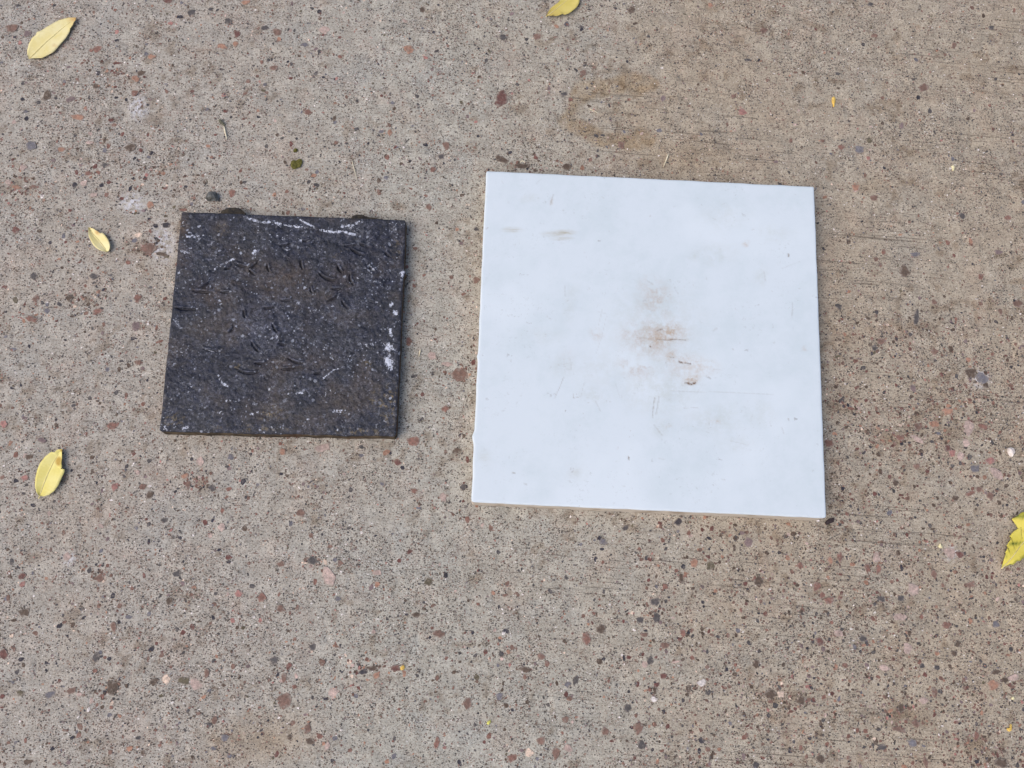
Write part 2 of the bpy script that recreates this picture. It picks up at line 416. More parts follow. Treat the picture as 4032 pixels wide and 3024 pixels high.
def build_ground():
    step = 0.0020
    xs = np.concatenate([[-3, -2, -1.3, -0.9, -0.72], np.arange(GX0, GX1 + 1e-6, step), [0.74, 0.92, 1.3, 2, 3]])
    ys = np.concatenate([[-3, -2, -1.2, -0.7, -0.42], np.arange(GY0, GY1 + 1e-6, step), [0.8, 1.0, 1.4, 2, 3]])
    Xg, Yg = np.meshgrid(xs, ys)
    X, Y = Xg.ravel(), Yg.ravel()
    P = np.stack([X, Y, hground(X, Y)], 1)
    nx, ny = len(xs), len(ys)
    idx = np.arange(nx * ny).reshape(ny, nx)
    F = np.stack([idx[:-1, :-1], idx[:-1, 1:], idx[1:, 1:], idx[1:, :-1]], -1).reshape(-1, 4)
    px, py = proj(np.stack([X, Y, np.zeros_like(X)], 1))
    # stains: positions read in photograph pixels, turned into ground positions above
    tan = sstep(1500, 3300, px + 700 * (fbm(X, Y, 6, 61, 3) - 0.5) - 0.25 * (py - 1512)) * 0.9
    tan = np.maximum(tan, 0.75 * blob(px, py, 1050, 2920, 420, 190, -12))
    rust = np.zeros_like(X)
    wob = 60 * (fbm(X, Y, 40, 71, 2) - 0.5)
    ring = seg(px + wob, py + wob, [(2560, 330), (2430, 335), (2310, 365), (2260, 430), (2225, 470), (2300, 510), (2370, 545), (2480, 558), (2540, 545)], 46)
    rust = np.maximum(rust, 0.72 * ring)
    rust = np.maximum(rust, 0.55 * blob(px + wob, py + wob, 2265, 440, 75, 70))
    rust = np.maximum(rust, 0.30 * blob(px, py, 2480, 440, 330, 160))
    rust = np.maximum(rust, 0.35 * blob(px + wob, py + wob, 3420, 720, 150, 60))
    rust = np.maximum(rust, 0.30 * blob(px, py, 2700, 600, 420, 130))
    rust = np.maximum(rust, 0.35 * blob(px, py, 1000, 2900, 330, 130))
    rust = rust * (0.55 + 0.45 * sstep(0.3, 0.6, fbm(X, Y, 220, 81, 2)))
    dirt = 0.6 * sstep(0.60, 0.72, fbm(X, Y, 150, 91, 3)) * sstep(0.5, 0.62, fbm(X, Y, 30, 93, 2))
    for b in ((70, 740, 150, 75), (560, 980, 90, 60), (330, 1180, 120, 55), (3560, 1290, 260, 60), (3700, 1650, 220, 140), (3500, 1720, 120, 60),
              (3080, 2740, 180, 45), (3560, 2820, 160, 80), (1420, 2630, 120, 45), (1230, 2060, 90, 55), (780, 1895, 90, 80), (3320, 1590, 120, 60), (3580, 730, 130, 40), (3860, 2950, 160, 70)):
        dirt = np.maximum(dirt, 0.8 * blob(px + wob, py + wob, *b) * sstep(0.38, 0.58, fbm(X, Y, 130, 95, 3)))
    chalk = np.zeros_like(X)
    for b in ((545, 425, 55, 75), (270, 2200, 40, 40), (640, 960, 70, 120), (3855, 1490, 60, 55), (3745, 2180, 50, 45), (1500, 1420, 60, 40), (520, 800, 80, 60)):
        chalk = np.maximum(chalk, blob(px, py, *b))
    chalk[(px > 480) & (px < 620) & (py > 340) & (py < 520)] *= 1.0
    broom = 0.25 + 0.75 * sstep(1700, 2600, px)
    return mesh_obj('concrete_ground', P, F.tolist(), mat_concrete(), attrs={'tan': tan, 'rust': rust, 'dirt': dirt, 'chalk': chalk * 0.9, 'broom': broom, 'mauve': (1 - sstep(500, 1900, px + 900 * (fbm(X, Y, 7, 65, 3) - 0.5)))})

ground = build_ground()
tag(ground, 'worn grey concrete slab with exposed red and black aggregate', 'concrete', kind='structure')

# ------------------------------------------------------------------ aggregate: pebbles cast into the concrete
# (tile origin in photograph pixels, tile magnification): (u, v, width, height, tone[, turn])
S4 = 3.292
TILES = [
 (0, 0, S4, [(150,370,170,130,'n'),(350,445,110,85,'v'),(220,65,60,75,'d'),(1265,640,110,90,'r'),(1185,655,50,45,'r'),(1515,820,130,35,'m'),(1275,950,55,60,'k'),(1320,800,65,75,'b'),(880,868,70,40,'v'),(1325,878,50,40,'r'),(1600,955,55,45,'n'),(1740,1220,100,80,'r'),(1635,1290,45,65,'k'),(1010,1520,150,85,'o'),(340,1540,65,70,'k'),(300,1085,65,45,'k'),(295,1290,60,55,'k'),(835,1090,45,65,'r'),(1000,1030,60,55,'r'),(1245,1120,90,70,'b'),(610,1240,110,150,'b'),(925,1290,140,80,'v'),(1895,705,60,65,'s'),(1965,740,100,80,'o'),(1515,520,65,45,'k'),(185,1575,80,60,'p'),(330,1450,60,50,'s'),(1755,1020,110,90,'o'),(1830,950,100,70,'b'),(1490,130,65,50,'r'),(2175,15,110,60,'m')]),
 (0, 504, S4, [(410,225,120,130,'s'),(780,285,110,100,'o'),(165,405,45,50,'m'),(695,420,75,60,'v'),(1360,160,50,100,'b'),(1300,195,70,40,'r'),(1410,245,55,70,'r'),(1690,265,140,110,'b'),(1240,495,65,80,'m'),(1355,485,100,75,'d'),(995,575,60,65,'m'),(1145,590,100,60,'r'),(960,740,65,90,'k'),(1090,720,95,90,'p'),(1220,865,95,70,'p'),(1320,740,70,60,'k'),(1410,705,65,60,'m'),(1380,865,75,70,'r'),(1880,655,65,55,'m'),(1575,915,55,50,'m'),(295,520,100,75,'p'),(100,700,80,75,'p'),(225,770,120,60,'o'),(545,880,50,70,'w'),(205,1325,95,85,'m'),(1785,1390,110,70,'c'),(1910,1560,210,170,'n'),(1745,1455,80,70,'s'),(2150,1260,110,85,'k'),(2020,1270,65,50,'k'),(1950,990,80,100,'o'),(165,1135,60,40,'r'),(1165,195,100,60,'p'),(950,1260,60,50,'v'),(1950,1340,50,70,'r'),(2110,1640,150,60,'b')]),
 (0, 1008, S4, [(445,270,90,110,'d'),(60,405,80,65,'m'),(465,550,80,110,'n'),(205,570,60,85,'g'),(605,715,90,90,'s'),(610,620,50,90,'s'),(410,820,160,70,'r'),(460,750,60,50,'o'),(1660,80,90,55,'r'),(1210,265,120,95,'d'),(1130,275,50,60,'s'),(1260,730,150,75,'r',-20),(1140,630,60,55,'b'),(895,545,90,110,'b'),(1765,905,100,130,'v'),(1720,1070,75,65,'k'),(2065,1110,100,40,'r'),(1545,1465,65,70,'b'),(1395,1470,50,60,'s'),(1330,1000,45,65,'v'),(1790,1380,80,80,'n'),(2140,550,55,55,'m'),(1790,550,80,110,'r'),(1575,1360,60,40,'d'),(1330,1275,50,35,'m'),(320,630,30,65,'m'),(2030,930,35,80,'r')]),
 (0, 1512, S4, [(45,515,100,95,'q'),(1450,545,140,125,'r'),(320,1220,95,80,'q'),(205,1255,80,60,'k'),(540,725,120,70,'v'),(150,55,80,35,'k'),(1510,395,40,60,'b'),(1735,905,50,65,'m'),(1935,990,65,70,'d'),(1490,1330,85,110,'q'),(1855,1330,90,70,'n'),(1940,1440,90,130,'b'),(340,1305,60,50,'d'),(1640,1065,50,60,'d'),(1250,1280,35,50,'k'),(1940,1325,60,40,'w'),(1440,1505,55,30,'w'),(1855,255,55,90,'r'),(1790,1150,60,70,'p'),(375,940,110,80,'b'),(200,920,60,90,'r'),(135,770,50,70,'o'),(1190,945,70,70,'b'),(965,320,50,30,'k'),(1635,140,60,60,'n')]),
 (0, 2016, S4, [(145,640,85,80,'d'),(235,715,70,55,'k'),(2125,110,90,75,'d'),(1925,390,35,80,'k'),(425,795,30,70,'s'),(130,835,80,45,'b'),(280,840,110,70,'m'),(1290,860,110,110,'n'),(1465,1080,65,80,'k'),(1550,1210,65,80,'n'),(315,1300,130,110,'b'),(110,1105,55,90,'n'),(815,1345,50,60,'d'),(1660,1365,95,65,'s'),(1480,1490,80,130,'n'),(175,1405,80,45,'b'),(830,1430,80,50,'n'),(1935,1315,65,65,'s'),(1715,990,60,60,'r'),(1155,760,60,80,'d'),(600,865,50,55,'o'),(1310,500,65,60,'s'),(1490,195,60,55,'n'),(100,485,50,50,'b'),(150,1600,70,60,'c'),(1350,1095,75,50,'s'),(870,1605,40,40,'k'),(870,580,120,100,'p')]),
 (0, 2520, S4, [(45,190,100,120,'m'),(275,250,75,50,'k'),(185,120,40,80,'n'),(1235,390,80,60,'r'),(765,540,50,65,'m'),(650,705,130,100,'s'),(930,660,130,90,'n'),(265,690,100,80,'g'),(25,735,80,80,'m'),(1450,640,150,180,'b'),(2150,505,110,130,'c'),(1990,540,130,90,'b'),(1300,160,70,50,'s'),(1245,225,80,120,'d'),(1410,245,60,55,'k'),(1360,225,50,55,'r'),(1960,115,80,70,'k'),(2095,195,70,60,'n'),(2030,45,55,55,'m'),(1925,235,45,65,'n'),(1185,790,50,85,'p'),(1260,835,45,55,'r'),(1445,875,65,55,'r'),(1420,970,80,70,'s'),(1150,895,50,70,'w'),(1025,1225,75,95,'r'),(840,1170,70,35,'n'),(935,1265,50,60,'k'),(680,1405,75,55,'k'),(1790,1265,80,50,'d'),(110,1330,65,55,'n'),(330,1300,50,65,'r'),(340,1590,140,110,'b'),(1730,1180,50,30,'m'),(2085,725,65,45,'g')]),
 (672, 0, S4, [(265,165,100,95,'d'),(105,220,90,50,'k'),(740,270,100,80,'d'),(865,440,100,90,'m'),(835,570,75,80,'o'),(675,605,125,80,'o'),(1225,365,110,80,'d'),(1385,420,130,100,'n'),(1990,380,140,120,'p'),(1605,395,35,60,'d'),(1790,285,60,45,'k'),(1320,770,65,50,'k'),(1180,800,45,70,'r'),(1340,880,95,75,'n'),(1520,800,40,40,'k'),(1565,830,55,50,'d'),(690,1230,70,60,'q'),(660,900,75,35,'k'),(1780,1455,115,75,'r'),(1675,1345,50,35,'k'),(710,1445,65,45,'m'),(1740,575,80,70,'s'),(1930,150,60,60,'k'),(2190,480,60,40,'m'),(1665,720,60,45,'b'),(1560,1015,50,35,'m'),(2190,735,60,55,'r'),(970,30,120,70,'o'),(1010,1050,80,60,'n'),(1240,1290,25,60,'k')]),
 (672, 400, S4, [(1565,550,60,80,'m'),(1380,430,50,65,'b'),(800,1190,95,110,'r'),(270,1325,60,65,'s'),(1715,1395,55,55,'s'),(905,895,55,50,'r'),(1895,910,60,60,'s'),(1850,960,70,70,'o'),(485,575,70,50,'o'),(2145,535,70,60,'n'),(975,1130,75,30,'r'),(1505,1165,55,60,'r'),(160,1400,100,40,'r'),(1630,480,40,40,'k'),(420,965,60,55,'n')]),
 (1340, 0, 1.651, [(525,65,55,60,'b'),(1895,65,55,50,'b'),(1045,640,85,110,'m'),(1055,240,50,50,'d'),(1280,235,50,55,'n'),(440,320,70,60,'o'),(1580,470,40,45,'n'),(950,390,30,30,'d'),(320,860,35,45,'o'),(265,855,45,25,'s'),(690,945,50,55,'n'),(655,1015,40,40,'d'),(1825,945,40,50,'n'),(1050,1035,90,45,'b',30),(1180,1080,100,40,'b'),(1470,1080,60,50,'b'),(600,1105,40,35,'r'),(1670,1015,30,30,'d'),(550,940,35,25,'k'),(1455,610,45,30,'d'),(1495,645,30,35,'r'),(2070,850,40,30,'s'),(340,670,30,25,'s'),(40,630,25,35,'n'),(395,1065,35,30,'b'),(1790,398,35,22,'n'),(1355,575,22,32,'v'),(250,1175,30,40,'b'),(2100,640,40,40,'v')]),
 (2680, 0, 1.636, [(535,200,42,38,'n'),(870,185,25,30,'m'),(1250,232,40,30,'n'),(1758,297,30,45,'n'),(190,35,35,35,'o'),(340,620,35,35,'n'),(398,722,50,40,'q'),(430,385,45,25,'d'),(1530,625,32,30,'k'),(1570,565,70,55,'n'),(1420,815,25,50,'v'),(1215,905,35,35,'g'),(915,908,35,25,'n'),(1035,950,38,35,'r'),(1150,965,55,50,'s'),(1090,780,28,38,'k'),(710,905,25,30,'n'),(1125,1215,45,45,'p'),(1190,1130,22,35,'n'),(2000,180,35,35,'d'),(1310,1083,30,15,'k'),(1220,30,38,30,'d'),(1010,475,35,28,'d'),(615,1040,35,25,'v')]),
 (3200, 1400, 1.6587, [(655,215,40,50,'v'),(1100,150,80,90,'s'),(1130,195,35,40,'b'),(1020,475,55,95,'p'),(1000,570,50,50,'p'),(675,545,85,30,'p',30),(570,535,50,35,'r'),(910,640,45,55,'q'),(965,660,45,70,'p'),(1025,665,35,40,'d'),(1155,690,60,45,'q'),(1195,770,90,50,'p',40),(1060,740,60,60,'s'),(710,625,35,28,'b'),(1085,875,45,40,'n'),(1155,915,50,55,'n'),(1030,900,70,30,'r'),(930,930,45,40,'b'),(195,870,35,35,'k'),(680,720,45,40,'n'),(540,830,45,45,'b'),(440,710,30,35,'n'),(440,755,30,45,'b'),(105,570,55,50,'r'),(685,465,60,45,'n'),(790,450,60,50,'o'),(880,365,65,50,'o'),(680,380,40,35,'b'),(1110,465,60,40,'r'),(880,605,50,40,'m'),(350,290,25,25,'m'),(250,345,50,25,'r'),(300,345,35,30,'p'),(780,1130,40,35,'b'),(405,905,35,35,'m'),(175,1315,40,65,'r'),(355,1385,35,60,'r'),(430,1395,40,60,'r'),(580,1385,25,55,'k'),(655,1530,70,70,'p'),(105,1600,65,50,'r'),(65,1565,40,40,'r'),(25,1510,45,55,'r'),(575,1585,45,35,'d'),(450,1590,45,40,'d'),(790,1430,35,50,'n'),(1030,1495,60,40,'n'),(900,1290,80,70,'p'),(965,1300,60,40,'m'),(115,1340,40,50,'o'),(260,1365,40,30,'o'),(415,1320,45,60,'p'),(560,1290,35,35,'b'),(500,1025,35,40,'s')]),
 (600, 1680, 2.212, [(460,833,40,50,'m'),(610,735,45,55,'r'),(600,880,60,75,'p'),(805,885,60,45,'b'),(660,1140,60,50,'m'),(580,1075,45,35,'k'),(955,1490,85,75,'r'),(750,1455,65,55,'q'),(1120,1585,70,55,'n'),(1380,945,45,55,'n'),(1545,1310,95,185,'p',-15),(1505,1170,35,75,'c'),(1590,1160,50,45,'s'),(1635,1190,50,60,'n'),(1400,1170,80,80,'d'),(1290,755,70,60,'n'),(1485,185,140,80,'p'),(1135,215,50,60,'o'),(415,305,60,75,'p'),(665,540,55,40,'r'),(515,535,60,50,'d'),(1730,550,45,45,'d'),(2135,315,65,60,'m'),(2040,225,70,55,'o'),(2180,360,40,40,'k'),(2150,1165,40,50,'m'),(1615,1500,50,45,'s'),(1415,1350,40,50,'r'),(215,1280,65,60,'d'),(150,1520,60,80,'b'),(540,1545,45,45,'n'),(1120,1195,65,50,'n'),(840,1190,35,40,'n'),(95,820,45,45,'d'),(285,430,60,50,'o'),(305,500,50,90,'n'),(1550,1043,45,35,'n'),(340,1465,40,35,'n'),(915,505,35,35,'s'),(870,1390,60,45,'d'),(1820,250,45,35,'s'),(500,945,40,65,'p'),(1960,1375,50,50,'o'),(685,265,55,60,'s'),(1960,1270,80,50,'p')]),
 (600, 2274, 1.269, [(655,620,75,80,'n'),(800,348,35,38,'d'),(605,415,40,45,'d'),(685,442,35,32,'m'),(660,500,30,45,'n'),(630,485,25,35,'k'),(200,245,30,30,'m'),(125,260,25,28,'d'),(155,275,30,30,'m'),(405,440,30,30,'n'),(275,478,28,45,'n'),(215,535,65,50,'p'),(160,515,60,40,'g'),(360,800,40,40,'s'),(308,852,38,28,'s'),(285,738,30,28,'d'),(312,712,25,35,'n'),(385,890,28,25,'s'),(840,793,38,25,'r'),(775,757,40,50,'n'),(790,818,40,30,'b'),(875,842,30,42,'p'),(910,805,28,25,'s'),(900,575,55,55,'p'),(1120,490,35,38,'o'),(1055,470,40,30,'k'),(1215,452,45,35,'m'),(1095,455,50,25,'b'),(1258,480,20,40,'o'),(645,155,30,30,'n'),(400,213,25,30,'q'),(685,797,30,22,'b'),(920,340,25,25,'n'),(900,912,22,20,'k'),(708,545,28,25,'r'),(865,605,28,15,'k'),(850,425,28,28,'n')]),
 (1500, 2274, 1.269, [(285,280,65,35,'n'),(238,20,40,40,'g'),(590,145,15,20,'k'),(590,595,35,40,'s'),(430,630,40,50,'n'),(278,830,25,60,'r'),(800,815,38,42,'n'),(742,875,42,35,'c'),(937,855,45,40,'p'),(875,880,32,55,'n'),(972,510,26,55,'d',20),(1025,308,40,55,'r'),(1100,260,42,38,'b'),(655,350,20,40,'n'),(600,385,30,30,'d'),(525,370,30,25,'m'),(800,395,35,30,'n'),(830,430,25,35,'r'),(480,497,30,32,'g'),(930,535,35,30,'s'),(942,605,32,28,'n'),(458,275,18,25,'k'),(1125,770,35,40,'n'),(920,710,35,35,'n'),(655,660,20,20,'k'),(625,640,25,30,'b'),(1230,650,35,40,'d'),(175,185,45,28,'b'),(720,457,60,30,'b'),(613,275,20,25,'w'),(1240,400,22,22,'m'),(65,895,25,40,'s'),(280,505,28,35,'n'),(540,790,30,30,'r'),(518,822,28,22,'m'),(655,900,50,40,'r'),(30,920,25,20,'o')]),
 (2300, 2000, 1.269, [(470,70,35,40,'k'),(205,100,35,30,'d'),(97,172,38,32,'s'),(820,172,40,45,'v'),(790,125,28,22,'v'),(630,287,45,45,'g'),(550,275,32,48,'o'),(495,292,24,35,'k'),(505,328,18,25,'o'),(485,350,20,50,'b'),(360,345,40,50,'b'),(403,393,28,30,'r'),(352,468,45,42,'d'),(360,550,35,45,'d'),(870,365,55,45,'b'),(1078,285,28,38,'r'),(1015,250,28,30,'o'),(1178,668,34,36,'m'),(85,605,45,42,'b'),(10,655,30,50,'r'),(495,625,30,35,'r'),(480,655,25,28,'m'),(405,685,45,35,'n'),(395,840,36,30,'m'),(360,880,26,36,'m'),(330,765,38,38,'d'),(280,560,35,35,'d'),(300,635,40,25,'n'),(540,748,26,30,'r'),(78,768,30,25,'b'),(98,755,20,28,'k'),(223,748,22,22,'m'),(200,750,12,28,'k'),(305,782,28,30,'p'),(860,778,32,40,'b'),(620,920,28,35,'d'),(585,875,45,35,'w'),(458,770,55,12,'p'),(410,205,25,25,'d'),(1008,143,24,22,'d'),(1045,130,28,25,'b'),(520,905,30,45,'b'),(930,930,60,50,'b'),(980,930,40,35,'c')]),
 (2400, 2400, 1.525, [(175,715,45,65,'n'),(105,590,45,50,'d'),(195,815,50,45,'d'),(550,788,36,42,'k'),(810,765,36,32,'r'),(805,885,28,50,'v'),(995,578,38,36,'d'),(965,550,40,30,'n'),(1150,545,55,45,'b'),(1200,535,40,35,'n'),(15,788,30,24,'m'),(440,545,20,30,'k'),(325,615,25,30,'k'),(150,888,25,24,'m'),(590,838,40,28,'n'),(1150,830,20,30,'r'),(880,935,36,36,'d'),(270,690,30,25,'n'),(350,700,30,30,'m'),(1258,900,30,40,'b'),(265,540,40,40,'w'),(590,935,30,25,'r')]),
 (3200, 2400, 1.525, [(803,95,55,50,'r'),(1098,88,45,38,'s'),(43,192,40,42,'m'),(655,335,34,38,'d'),(745,350,34,30,'d'),(535,592,50,50,'b'),(615,683,48,45,'n'),(1085,455,60,55,'o'),(1155,420,34,40,'b'),(565,240,55,60,'p'),(528,45,75,50,'p'),(868,205,38,40,'b'),(850,265,40,40,'b'),(1095,375,60,30,'b'),(1032,340,28,35,'d'),(415,828,50,30,'d'),(380,790,30,42,'b'),(978,758,32,60,'r'),(678,915,34,50,'n'),(520,720,85,32,'n'),(190,333,34,24,'r'),(137,345,30,38,'o'),(660,545,60,40,'p'),(1205,408,60,40,'p'),(45,900,45,40,'b'),(50,690,24,50,'b'),(770,490,30,25,'d'),(250,225,26,40,'s'),(580,143,30,40,'b'),(1130,920,80,55,'b'),(1200,465,36,24,'n'),(730,505,34,55,'n'),(555,455,20,28,'s'),(860,678,34,20,'r'),(155,140,50,40,'p'),(745,262,30,34,'o'),(430,350,60,30,'p'),(600,800,50,45,'s'),(550,940,36,20,'o'),(300,175,40,36,'d')]),
 (3200, 700, 1.19, [(287,95,36,34,'n'),(200,48,34,40,'o'),(170,300,24,26,'b'),(333,345,22,30,'r'),(297,380,24,24,'n'),(122,603,34,26,'d'),(485,655,22,70,'d',15),(430,440,50,60,'b'),(635,303,22,28,'r'),(740,297,18,34,'o'),(788,463,24,24,'r'),(912,190,32,28,'r'),(700,180,30,30,'d'),(960,590,42,36,'n'),(880,628,22,32,'n'),(288,798,28,28,'d'),(318,770,40,28,'n'),(568,815,34,36,'n'),(648,803,24,28,'b'),(785,585,24,28,'n'),(480,358,50,25,'s'),(568,583,26,32,'n'),(870,350,34,20,'v'),(740,915,50,50,'b'),(730,855,45,30,'o'),(300,630,20,26,'d'),(238,890,24,24,'d')]),
 (1540, 700, 0.68, [(161,266,12,14,'n'),(228,275,16,18,'n'),(228,137,16,14,'d'),(60,705,30,28,'r'),(110,475,20,22,'p'),(150,498,30,14,'p'),(48,437,16,18,'r'),(185,525,40,36,'n'),(220,493,14,16,'m'),(145,618,18,18,'r'),(60,532,18,10,'d'),(85,580,14,12,'m'),(175,730,20,14,'b'),(30,775,12,12,'k'),(192,830,16,22,'d'),(140,855,20,24,'p'),(205,755,10,22,'m'),(60,838,20,14,'r'),(205,915,12,16,'r'),(100,78,16,20,'n'),(195,690,12,12,'b'),(15,760,18,16,'n')]),
]
stones = []
for (x0, y0, s, L) in TILES:
    for e in L:
        u, v, w, h, t = e[:5]
        turn = e[5] if len(e) > 5 else random.uniform(-14, 14)
        c = at(x0 + u / s, y0 + v / s)
        sc = np.linalg.norm(at(x0 + u / s + 1, y0 + v / s) - c)
        stones.append((c[0], c[1], w / s * sc, h / s * sc, t, -turn))
stones.sort(key=lambda q: -q[2] * q[3])

def pebble(k, jit, rng, proud, rings=3):
    """irregular crushed stone sunk in the sheet: rim below ground, flat worn cap flush with it (50 triangles or fewer)"""
    th = np.linspace(0, 2 * math.pi, k, endpoint=False) + rng.uniform(-0.26, 0.26, k)
    r = 0.5 * (1 + rng.uniform(-jit, jit, k))
    ring = lambda f, z, zj: np.stack([np.cos(th) * r * f, np.sin(th) * r * f, z + rng.uniform(-zj, zj, k)], 1)
    V = [ring(1.05, -0.0012, 0), ring(0.97, proud * 0.6, 0.00004)]
    rim = [1.0] * (2 * k)
    if rings == 3:
        V.append(ring(0.55, proud, proud * 0.4)); rim += [0.0] * k
    V = np.concatenate(V)
    F = []
    for a in range(0, (rings - 1) * k, k):
        for i in range(k):
            j = (i + 1) % k
            F.append((a + i, a + j, a + k + j, a + k + i))
    F.append(tuple(range((rings - 1) * k, rings * k)))
    return V, F, rim

MS = mat_stone('single')
protos = []
for i in range(24):
    V, F, rim = pebble(9, 0.30, RNG, 0.00010 + 0.00005 * (i % 3))
    o = mesh_obj('stone', V, F, MS, link=False, smooth=False, attrs={'rim': rim})
    protos.append(o.data)
    bpy.data.objects.remove(o)
NST = 290
for i, (x, y, w, h, t, turn) in enumerate(stones[:NST]):
    o = bpy.data.objects.new('stone', protos[i % 24])
    C.objects.link(o)
    o.parent = ground
    o.location = (x, y, float(hground(np.array([x]), np.array([y]))[0]) + 0.0003)
    o.rotation_euler = (0, 0, math.radians(turn))
    o.scale = (w * 1.06, h * 1.06, 1)
    f = random.uniform(0.88, 1.12)
    c = PAL[t]
    o.color = (c[0] * f, c[1] * f, c[2] * f, 1)

# smaller grit: uncountable, one object
def build_grit():
    rng = np.random.default_rng(5)
    items = [(x, y, w, h, PAL[t], tr) for (x, y, w, h, t, tr) in stones[NST:]]
    tones = 'kkkkddddddbbbbbnnnnnrrrmmvvsspqoowgc'
    N = 50000
    gx, gy = rng.uniform(GX0 + 0.02, GX1 - 0.02, N), rng.uniform(GY0 + 0.02, GY1 - 0.02, N)
    dens = fbm(gx, gy, 8, 101, 2)
    pxs, pys = proj(np.stack([gx, gy, gx * 0], 1))
    for i in range(N):
        right = pxs[i] > 2500 and pys[i] < 1300
        if right and rng.random() < 0.45: continue
        if dens[i] < 0.33 and rng.random() < 0.4: continue
        s = 0.0010 + 0.0010 * rng.random() ** 2 + (0.0028 * rng.random() ** 1.6 if rng.random() < 0.10 else 0)
        t = tones[rng.integers(len(tones))]
        if t in 'wc' and s > 0.002: s = 0.0013
        c = np.array(PAL[t]) * rng.uniform(0.8, 1.2)
        items.append((gx[i], gy[i], s * rng.uniform(0.9, 1.5), s * rng.uniform(0.7, 1.1), c, rng.uniform(0, 180)))
    for _ in range(2600):
        qx, qy = rng.uniform(2500, 4300), rng.uniform(1250, 3150)
        if qx < 3290 and qy < 2060: continue
        p = at(qx, qy)
        s = 0.0016 + 0.0022 * rng.random() ** 2
        t = 'bbbbnnnddkrrmmvo'[rng.integers(16)]
        items.append((p[0], p[1], s * rng.uniform(0.9, 1.4), s * rng.uniform(0.7, 1.1), np.array(PAL[t]) * rng.uniform(0.75, 1.1), rng.uniform(0, 180)))
    for (qx, qy, rad, num) in ((90, 750, 130, 70), (560, 985, 70, 45), (330, 1190, 110, 50), (3560, 1300, 190, 60), (3700, 1650, 190, 90), (3480, 1730, 100, 40), (3070, 2730, 140, 70), (3560, 2810, 140, 70), (1420, 2630, 110, 55), (1235, 2210, 50, 30),
                               (780, 1900, 70, 40), (3320, 1600, 80, 40), (3870, 2960, 130, 60), (1810, 1480, 90, 50), (390, 2260, 60, 40), (2560, 2400, 110, 50), (1900, 2560, 120, 50), (440, 2710, 60, 40), (2060, 650, 110, 45), (640, 700, 120, 70), (3850, 1560, 90, 50), (470, 330, 90, 50)):
        for _ in range(num):
            p = at(qx + rng.normal(0, rad * 0.6), qy + rng.normal(0, rad * 0.35))
            s = 0.0013 + 0.0020 * rng.random() ** 2
            t = 'bbbbnnnndkrrmopqc'[rng.integers(17)]
            items.append((p[0], p[1], s * rng.uniform(0.9, 1.4), s * rng.uniform(0.7, 1.1), np.array(PAL[t]) * rng.uniform(0.75, 1.15), rng.uniform(0, 180)))
    shapes = [pebble(6, 0.28, rng, 0.00012, 2) for _ in range(24)]
    VV, FF, TT, RR = [], [], [], []
    n = 0
    hs = hground(np.array([i[0] for i in items]), np.array([i[1] for i in items]))
    for k, (x, y, w, h, c, tr) in enumerate(items):
        V, F, rim = shapes[k % 24]
        a = math.radians(tr)
        P = V * np.array([w, h, 0.6])
        Q = np.stack([P[:, 0] * math.cos(a) - P[:, 1] * math.sin(a) + x, P[:, 0] * math.sin(a) + P[:, 1] * math.cos(a) + y, P[:, 2] + hs[k] + 0.00012], 1)
        VV.append(Q)
        FF += [tuple(q + n for q in f) for f in F]
        TT.append(np.tile(np.array(c), (len(V), 1)))
        n += len(V)
        RR += [0.3] * len(V)
    o = mesh_obj('fine_aggregate', np.concatenate(VV), FF, mat_stone('grit'), ground, attrs={'tone': np.concatenate(TT), 'rim': RR}, smooth=False)
    o['kind'] = 'stuff'
build_grit()

